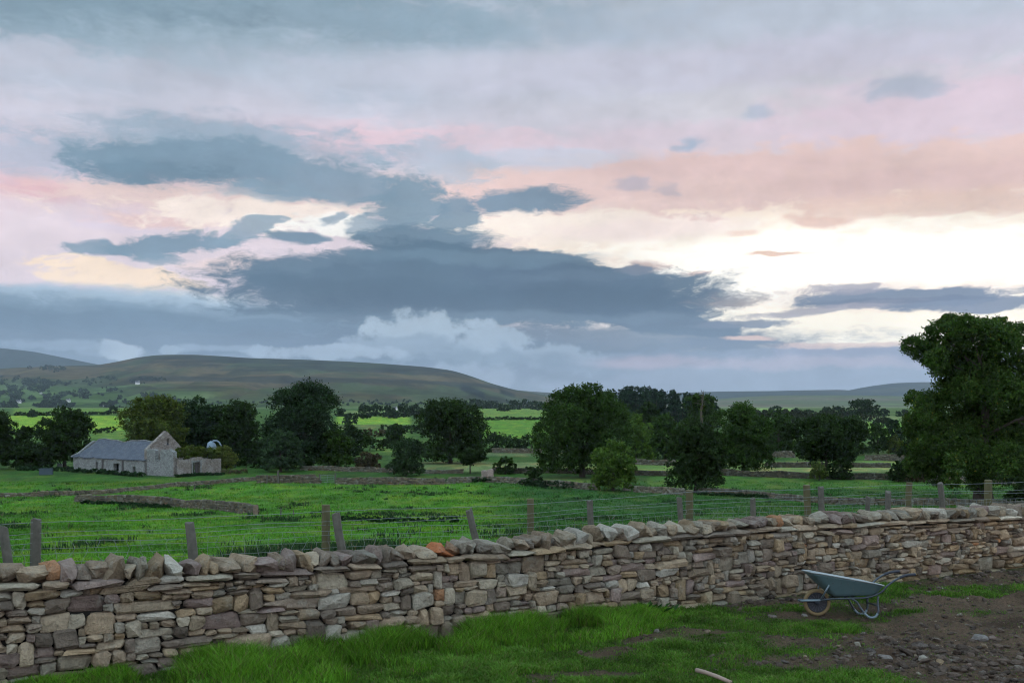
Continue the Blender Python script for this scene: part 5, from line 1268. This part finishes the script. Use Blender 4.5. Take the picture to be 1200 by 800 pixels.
# bare snag
def snag():
    rng = np.random.default_rng(95); D = 215; s = D / F; X = (822 - 600) * s; z = G(X, D)
    root = thing('dead_tree', 'bare dead tree trunk with broken branches rising above the dark bushy tree', 'dead tree', (X, D, z)); mb = MB()
    h = EYE - (457 - HZ) * s - z
    P = [(0, 0, -.3), (.2, 0, h * .4), (-.1, .1, h * .7), (.3, 0, h * .86), (.5, 0, h)]
    mb.tube(P, [.34, .28, .22, .14, .04], 7)
    for k in range(12):
        zz = h * rng.uniform(.62, .97); a = rng.uniform(0, 6.28); l = rng.uniform(.7, 2.0); p0 = np.array((.2, 0, zz)); p1 = p0 + np.array((math.cos(a) * l, math.sin(a) * l * .5, l * rng.uniform(.1, .8))); mb.tube([p0, (p0 + p1) / 2 + np.array((0, 0, .12)), p1], [.10, .07, .02], 5)
    mb.build('trunk', simple('dead_wood', (0.07, 0.062, 0.042), .95, var=.3, scale=1), root)
    lob = [(.1, 0, h * .72, .5, .5, 1.8), (.3, 0, h * .9, .4, .4, .6)]
    V, Q, C = leaves_from_lobes(lob, 260, .3, rng, G_OLIVE); mesh_np('ivy', V, Q, M_LEAF, root, C)
snag()
# ------------------------------------------------------------------ far hillside: woods and houses
def hillside():
    rng = np.random.default_rng(100); lob = []; big = []
    def put(px, py):      # depth on the fell where this sight line lands
        Ys = np.linspace(1720, 4500, 400); u = (px - 600) / F
        z = np.array([hill_z(H_MAIN, u * y, y) for y in Ys]); yy = HZ + (EYE - z) * F / Ys
        i = np.argmax(yy <= py); return u * Ys[i], Ys[i], z[i]
    spots = []
    for i in range(2600):
        px = rng.uniform(-60, 215); py = 437 + 43 * rng.random() ** .75
        lim = np.interp(px, [-60, 0, 60, 110, 150, 190, 215], [440, 440, 447, 452, 460, 464, 470])
        if py < lim: continue
        if fbm(np.array([px / 16]), np.array([py / 7]), 101, 3)[0] < .47: continue
        spots.append((px, py))
    for px in np.arange(150, 640, 3.0):
        if rng.random() < .7: spots.append((px, rng.uniform(471, 476)))
    for (px, py, n, w, h) in ((60, 433, 26, 17, 2.5), (128, 445, 14, 22, 3), (176, 446, 22, 24, 2.5), (18, 446, 8, 5, 3), (105, 448, 10, 8, 4), (155, 449, 12, 10, 2)):
        for _ in range(n): spots.append((px + rng.normal(0, w * .5), py + rng.normal(0, h * .5)))
    for px, py in spots:
        x, y, z = put(px, py); r = rng.uniform(1.1, 2.7) * y / F; lob.append((x, y, z + r * .7, r, r, r * .85))
    o = lob[0][:3]; lob = [(l[0] - o[0], l[1] - o[1], l[2] - o[2], *l[3:]) for l in lob]
    V, Q, C = leaves_from_lobes(lob, 95000, 3.0, rng, (0.022, 0.038, 0.022), dark=.3)
    ob = mesh_np('hillside_woodland', V, Q, M_LEAF, None, C, loc=o); tag(ob, 'scattered woods and hedgerow trees over the distant fell side', 'woodland', kind='stuff')
    MW = simple('whitewashed_wall', (0.62, 0.60, 0.56), .9, var=.08, scale=.3); MRo = simple('house_slates', (0.10, 0.10, 0.11), .9, var=.2, scale=.4); MWin = simple('dark_window', (0.02, 0.022, 0.025), .3, var=.1, scale=1)
    def house(px, py, w_px, lab, X=None, ry=.3, light=1.0):
        if X is None: x, y, z = put(px, py)
        else: x, y = at_base(px, py); z = G(x, y)
        w = w_px * y / F; d = w * .6; h = w * .5
        root = thing('farmhouse', lab, 'house', (x, y, z), ry, 'white houses scattered over the far valley side')
        mb = MB(); mb.box(-w / 2, w / 2, -d / 2, d / 2, -4, h)
        mb.add([(-w / 2, -d / 2, h), (-w / 2, d / 2, h), (-w / 2, 0, h * 1.55), (w / 2, -d / 2, h), (w / 2, d / 2, h), (w / 2, 0, h * 1.55)], None, [[0, 2, 1], [3, 4, 5]]); mb.build('wall', MW, root)
        rf = MB(); e = w * .04
        for s in (-1, 1): rf.hexa([(-w / 2 - e, s * (d / 2 + e), h - e * .6), (w / 2 + e, s * (d / 2 + e), h - e * .6), (w / 2 + e, 0, h * 1.55 + .01), (-w / 2 - e, 0, h * 1.55 + .01), (-w / 2 - e, s * (d / 2 + e), h), (w / 2 + e, s * (d / 2 + e), h), (w / 2 + e, 0, h * 1.6), (-w / 2 - e, 0, h * 1.6)][::1])
        r = rf.build('roof', MRo, root); c = MB(); c.box(w * .3, w * .4, -w * .05, w * .05, h * 1.4, h * 1.85); c.build('chimney', MW, r)
        for k in (-.3, 0, .3):
            c = MB(); c.box(k * w - w * .05, k * w + w * .05, -d / 2 - .12, -d / 2 - .01, h * .35, h * .7); c.build('window', MWin, root)
    house(22, 472.5, 5.0, 'pale farmhouse low on the far valley side near the picture edge')
    house(48, 461.5, 2.6, 'tiny white house highest on the far hillside left of the round tree')
    house(80, 471, 4.6, 'pale house on the far hillside just above the lone round tree')
    house(122, 476.5, 3.0, 'pinkish white cottage low on the far hillside left of the barn tree')
    house(161, 450.5, 5.0, 'small pale farm under the dark hillside plantation above the barn trees')
    house(463, 480.5, 5.0, 'white cottage among the far hedgerow trees below the long fell', X=1, ry=-.5)
hillside()

# ------------------------------------------------------------------ gateposts, gate, field posts
M_GP = stone_mat('gatepost_stone', .6, .4, .6)
def stone_post(px, py, wpx, hpx, label, seed, tint_=(0.30, 0.24, 0.20), lean=0.0):
    rng = np.random.default_rng(seed); X, Y = at_base(px, py); s = Y / F
    V = stones(np.array([(0, 0, hpx * s / 2 - .1)]), np.array([(wpx * s, wpx * s * .8, hpx * s + .2)]), rng, .10, (.05, .22), .04, np.array([(lean, .3)]))[0]
    o = mesh_np('stone_gatepost', V, stone_faces(1), M_GP, None, np.repeat(np.array(tint_)[None], 30, 0), loc=(X, Y, G(X, Y))); tag(o, label, 'gatepost', 'stone gateposts in the field walls')
stone_post(567.5, 562, 5.5, 11, 'shorter left one of two pinkish stone gateposts beside the small flat topped tree', 1)
stone_post(574.5, 563, 7, 13, 'taller right one of two pinkish stone gateposts beside the small flat topped tree', 2, (.34, .26, .22), .05)
stone_post(735, 573.5, 7.5, 9, 'pale leaning stone gatepost at the foot of the bright green bushy tree', 3, (.42, .39, .35), -.2)
stone_post(299.5, 603, 5, 11, 'brown stone head closing the free end of the grey field wall', 4, (.20, .15, .11))
def gate():
    xa, ya = at_base(375.5, 566); xb, yb = at_base(391.5, 566.5); L = math.hypot(xb - xa, yb - ya)
    root = thing('field_gate', 'small pale metal field gate closing the gap between the two brown field walls', 'gate', (xa, ya, G(xa, ya)), math.atan2(yb - ya, xb - xa)); mb = MB()
    MG_ = simple('galvanised_gate', (.13, .15, .15), .6, .3, .15, 3)
    for k in range(5): mb.tube([(0, 0, .2 + .24 * k), (L, 0, .2 + .24 * k)], .028, 6)
    mb.tube([(L / 2, 0, .2), (L / 2, 0, 1.16)], .025, 6); mb.tube([(.02, 0, .1), (.02, 0, 1.2)], .03, 6); mb.tube([(L - .02, 0, .1), (L - .02, 0, 1.2)], .03, 6); mb.build('bars', MG_, root)
    mb = MB(); mb.tube([(-.15, 0, -.2), (-.15, 0, 1.3)], .09, 8); mb.build('gate_post', M_POST, root); mb = MB(); mb.tube([(L + .2, 0, -.2), (L + .22, 0, 1.45)], .11, 8); mb.build('gate_post', M_POST, root)
gate()
def wood_post(px, py, hpx, wpx, label, lean=0):
    X, Y = at_base(px, py); s = Y / F; h = hpx * s; mb = MB(); mb.tube([(0, 0, -.3), (math.tan(R(lean)) * h * .5, 0, h * .5), (math.tan(R(lean)) * h, 0, h)], [wpx * s / 2, wpx * s / 2, wpx * s * .42], 7)
    o = mb.build('field_post', M_POST, None); o.location = (X, Y, G(X, Y)); tag(o, label, 'post', 'single wooden posts in the pastures')
wood_post(313, 566, 10, 2.4, 'weathered post against the short brown wall, left of its neighbour')
wood_post(326, 566, 15, 2.4, 'taller weathered post under the small round dark tree')
wood_post(329, 604, 8, 1.8, 'small grey stake alone in the near pasture left of the paired fence posts', 2)
wood_post(344, 605, 7, 1.6, 'shortest stake in the near pasture between the lone stake and the paired fence posts', -2)
wood_post(228, 575, 7, 1.6, 'stake standing against the curving brown wall below the barn door')
# water trough and stones left of the barn
def trough(px, py, wpx, hpx, label, col):
    X, Y = at_base(px, py); s = Y / F; w, h, d = wpx * s, hpx * s, wpx * s * .45; t_ = .08
    root = thing('water_trough', label, 'trough', (X, Y, G(X, Y)), .15); m = simple('trough_metal', col, .6, .2, .25, 2)
    mb = MB(); mb.box(-w / 2, w / 2, -d / 2, -d / 2 + t_, 0, h); mb.box(-w / 2, w / 2, d / 2 - t_, d / 2, 0, h); mb.box(-w / 2, -w / 2 + t_, -d / 2 + t_, d / 2 - t_, 0, h); mb.box(w / 2 - t_, w / 2, -d / 2 + t_, d / 2 - t_, 0, h); mb.box(-w / 2 + t_, w / 2 - t_, -d / 2 + t_, d / 2 - t_, .05, .12); mb.build('tank', m, root)
    mb = MB()
    mb.box(-w / 2 - .04, w / 2 + .04, -d / 2 - .05, -d / 2 - .003, h - .12, h + .02); mb.build('rim', m, root)
trough(54, 557, 14, 7.5, 'blue grey metal water trough in the grass left of the barn', (.05, .075, .09))
trough(70, 546, 5.5, 3.5, 'small pale trough far behind under the lone round tree', (.17, .18, .17))
# pale tank with a curved pipe behind the barn wing
def tank():
    D = 171; s = D / F; X = (249 - 600) * s; z = G(X, D); zt = EYE - (516 - HZ) * s - z
    root = thing('farm_tank', 'pale blue white tank with a curved pipe rising behind the bushes on the barn', 'tank', (X, D, z)); m = simple('white_enamel', (.17, .235, .28), .5, 0, .2, 1)
    mb = MB(); P = []; r = 5.4 * s; h = zt - .15
    mb.tube([(-.15, 0, 0), (-.15, 0, h - .75), (-.15, 0, h - .35), (-.05, 0, h - .08), (0, 0, h)], [r, r, r * .86, r * .5, r * .12], 20); mb.build('vessel', m, root, smooth=True)
    mb = MB(); mb.tube([(-.1, -.1, h - .1), (.2, -.1, h + .12), (.75, -.1, h + .12), (1.15, -.1, h - .12), (1.4, -.1, h - .6), (1.42, -.1, h - 1.3), (1.42, -.1, 0)], .13, 8); mb.build('pipe', m, root, smooth=True)
    mb = MB(); mb.tube([(-.95, 0, h - .9), (-.5, -.9, h - .9), (.3, -.9, h - .9), (.7, 0, h - .9)], .05, 6); mb.build('band', M_WIRE, root)
tank()
hedge('low_fence', 'pale broken low boundary running right from the barn bush', [(262, 556), (275, 556), (292, 555)], 5, (.12, .11, .06), 97, 1.5, 'hedge', density=.5)

# ------------------------------------------------------------------ loose stones, rubble and the stick in the yard
def yard_debris():
    rng = np.random.default_rng(200)
    def yp(px, py): Y = F * EYE / (py - HZ); return (px - 600) / F * Y, Y
    big = [(698, 748, .17, 'flat pale stone lying in the mud patch right of the long grass', (.36, .34, .30)), (905, 722, .13, 'rounded brown stone in the mud left of the wheelbarrow wheel', (.24, .20, .16)),
           (943, 723, .10, 'small pale stone just left of the wheelbarrow tyre', (.36, .33, .29)), (1038, 769, .16, 'long pale stone in the middle of the bare earth', (.33, .30, .26)), (1021, 765, .14, 'dark clod like stone left of the long pale one', (.12, .10, .085)),
           (1078, 758, .17, 'largest brown stone in the ridge of rubble', (.17, .14, .115)), (1104, 691, .11, 'pale stone on the grass right of the barrow handles', (.38, .35, .31)), (1088, 693, .08, 'little white stone beside the pale one right of the handles', (.42, .40, .36)),
           (982, 759, .12, 'tan stone on the turf below the wheelbarrow', (.22, .17, .13)), (1148, 749, .20, 'long pale slab end sticking out of the rutted earth', (.30, .28, .25)), (958, 786, .07, 'tiny white stone near the bottom of the turf below the barrow', (.45, .44, .42)), (800, 735, .10, 'grey stone in the worn turf right of the docks', (.22, .2, .18)),
           (735, 738, .17, 'tumbled brown stone at the wall foot beside the dock leaves', (.2, .165, .13)), (920, 776, .10, 'low grey stone half sunk in the turf near the stick', (.16, .14, .12))]
    for i, (px, py, s, lab, c) in enumerate(big):
        X, Y = yp(px, py)
        s *= .85; V = stones(np.array([(0, 0, s * .04)]), np.array([(s, s * .7, s * .42)]), rng, .25, (.15, .55), .1, np.array([(rng.normal(0, .15), rng.uniform(-.6, .6))]))[0]
        o = mesh_np('loose_stone', V, stone_faces(1), M_STONE, None, np.repeat(np.array(c)[None] * .62, 30, 0), loc=(X, Y, G(X, Y))); tag(o, lab, 'stone', 'loose stones lying in the yard')
    # clods and gravel no one could count
    n = 130000; Y = 9 + 11 * rng.random(n); X = (rng.random(n) * 1.2 - .6) * Y; px, py = yard_px(X, Y)
    m = mudf(X, Y); ridge = np.clip(1.3 - np.hypot((px - 1100) / 120, (py - 765) / 20), 0, 1) + np.clip(1.2 - np.hypot((px - 870) / 90, (py - 704) / 7), 0, 1) * 1.4 + np.clip(1.2 - np.hypot((px - 1120) / 110, (py - 674) / 7), 0, 1) * 1.3 + .7 * np.clip(1.2 - np.hypot((px - 1180) / 90, (py - 790) / 24), 0, 1)
    keep = (wall_q(X, Y) < -.03) & (rng.random(n) < np.clip(m - .25, 0, 1) * (.30 + ridge * .30) * np.clip((px - 560) / 300, .12, 1))
    X, Y, ridge = X[keep], Y[keep], ridge[keep]; n = len(X)
    s = (.008 + .055 * rng.random(n) ** 6.0) * (1 + .8 * np.clip(ridge, 0, 1)); C = np.stack([X, Y, terrain(X, Y) + s * .12], -1)
    V = stones(C, np.stack([s * rng.uniform(.8, 1.5, n), s, s * rng.uniform(.4, .8, n)], -1), rng, .3, (.2, .6), .1, np.stack([rng.normal(0, .3, n), rng.uniform(0, 6, n)], -1))
    c = np.array((0.092, 0.068, 0.050)) * rng.uniform(.55, 1.3, (n, 1)); st = rng.random(n) < .08; c[st] = PAL[rng.choice(11, st.sum())] * .85
    o = mesh_np('rubble', V.reshape(-1, 3), stone_faces(n), M_STONE, None, np.repeat(c, 30, 0)); tag(o, 'small clods, gravel and stone chips scattered over the bare earth', 'rubble', kind='stuff')
    # earth banked against the wall foot on the right
    X, Y = yp(831, 795); mb = MB(); mb.tube([(-.10, .16, .05), (-.02, .04, .055), (.06, -.09, .05), (.17, -.26, .035)], [.024, .022, .023, .02], 8)
    o = mb.build('stick', simple('pale_stick', (.27, .20, .15), .85, var=.25, scale=12), None, smooth=True); o.location = (X, Y, G(X, Y)); tag(o, 'short pale brown stick lying at the bottom edge of the yard', 'stick')
    # dock plant beside the wall
    rng = np.random.default_rng(210); X, Y = yp(757, 722); Y += .1; root = thing('dock_plant', 'broad leaved dock plant at the wall foot where the long grass ends', 'plant', (X, Y, G(X, Y))); V = []; n = 70
    for i in range(n):
        a = rng.uniform(0, 6.28); l = rng.uniform(.12, .26); w = l * .3; el = rng.uniform(.2, 1.2); o0 = np.array((rng.normal(0, .16), rng.normal(0, .08), rng.uniform(0, .06))); d = np.array((math.cos(a) * math.cos(el), math.sin(a) * math.cos(el), math.sin(el))); sd = np.array((-math.sin(a), math.cos(a), 0)) * w
        m1 = o0 + d * l * .5; tip = o0 + d * l - np.array((0, 0, l * .25)); V += [o0, m1 + sd * .5, tip, m1 - sd * .5]
    V = np.array(V); c = np.repeat(np.array((0.03, 0.075, 0.02)) * rng.uniform(.6, 1.4, (n, 1)), 4, 0); mesh_np('leaves', V, np.arange(n * 4).reshape(-1, 4), M_LEAF, root, c)
    for x in (-.1, 0, .1): mb = MB(); mb.tube([(x, 0, -.02), (x * 1.4, .02, .16)], [.008, .004], 5); mb.build('stem', M_BARK, root)
yard_debris()
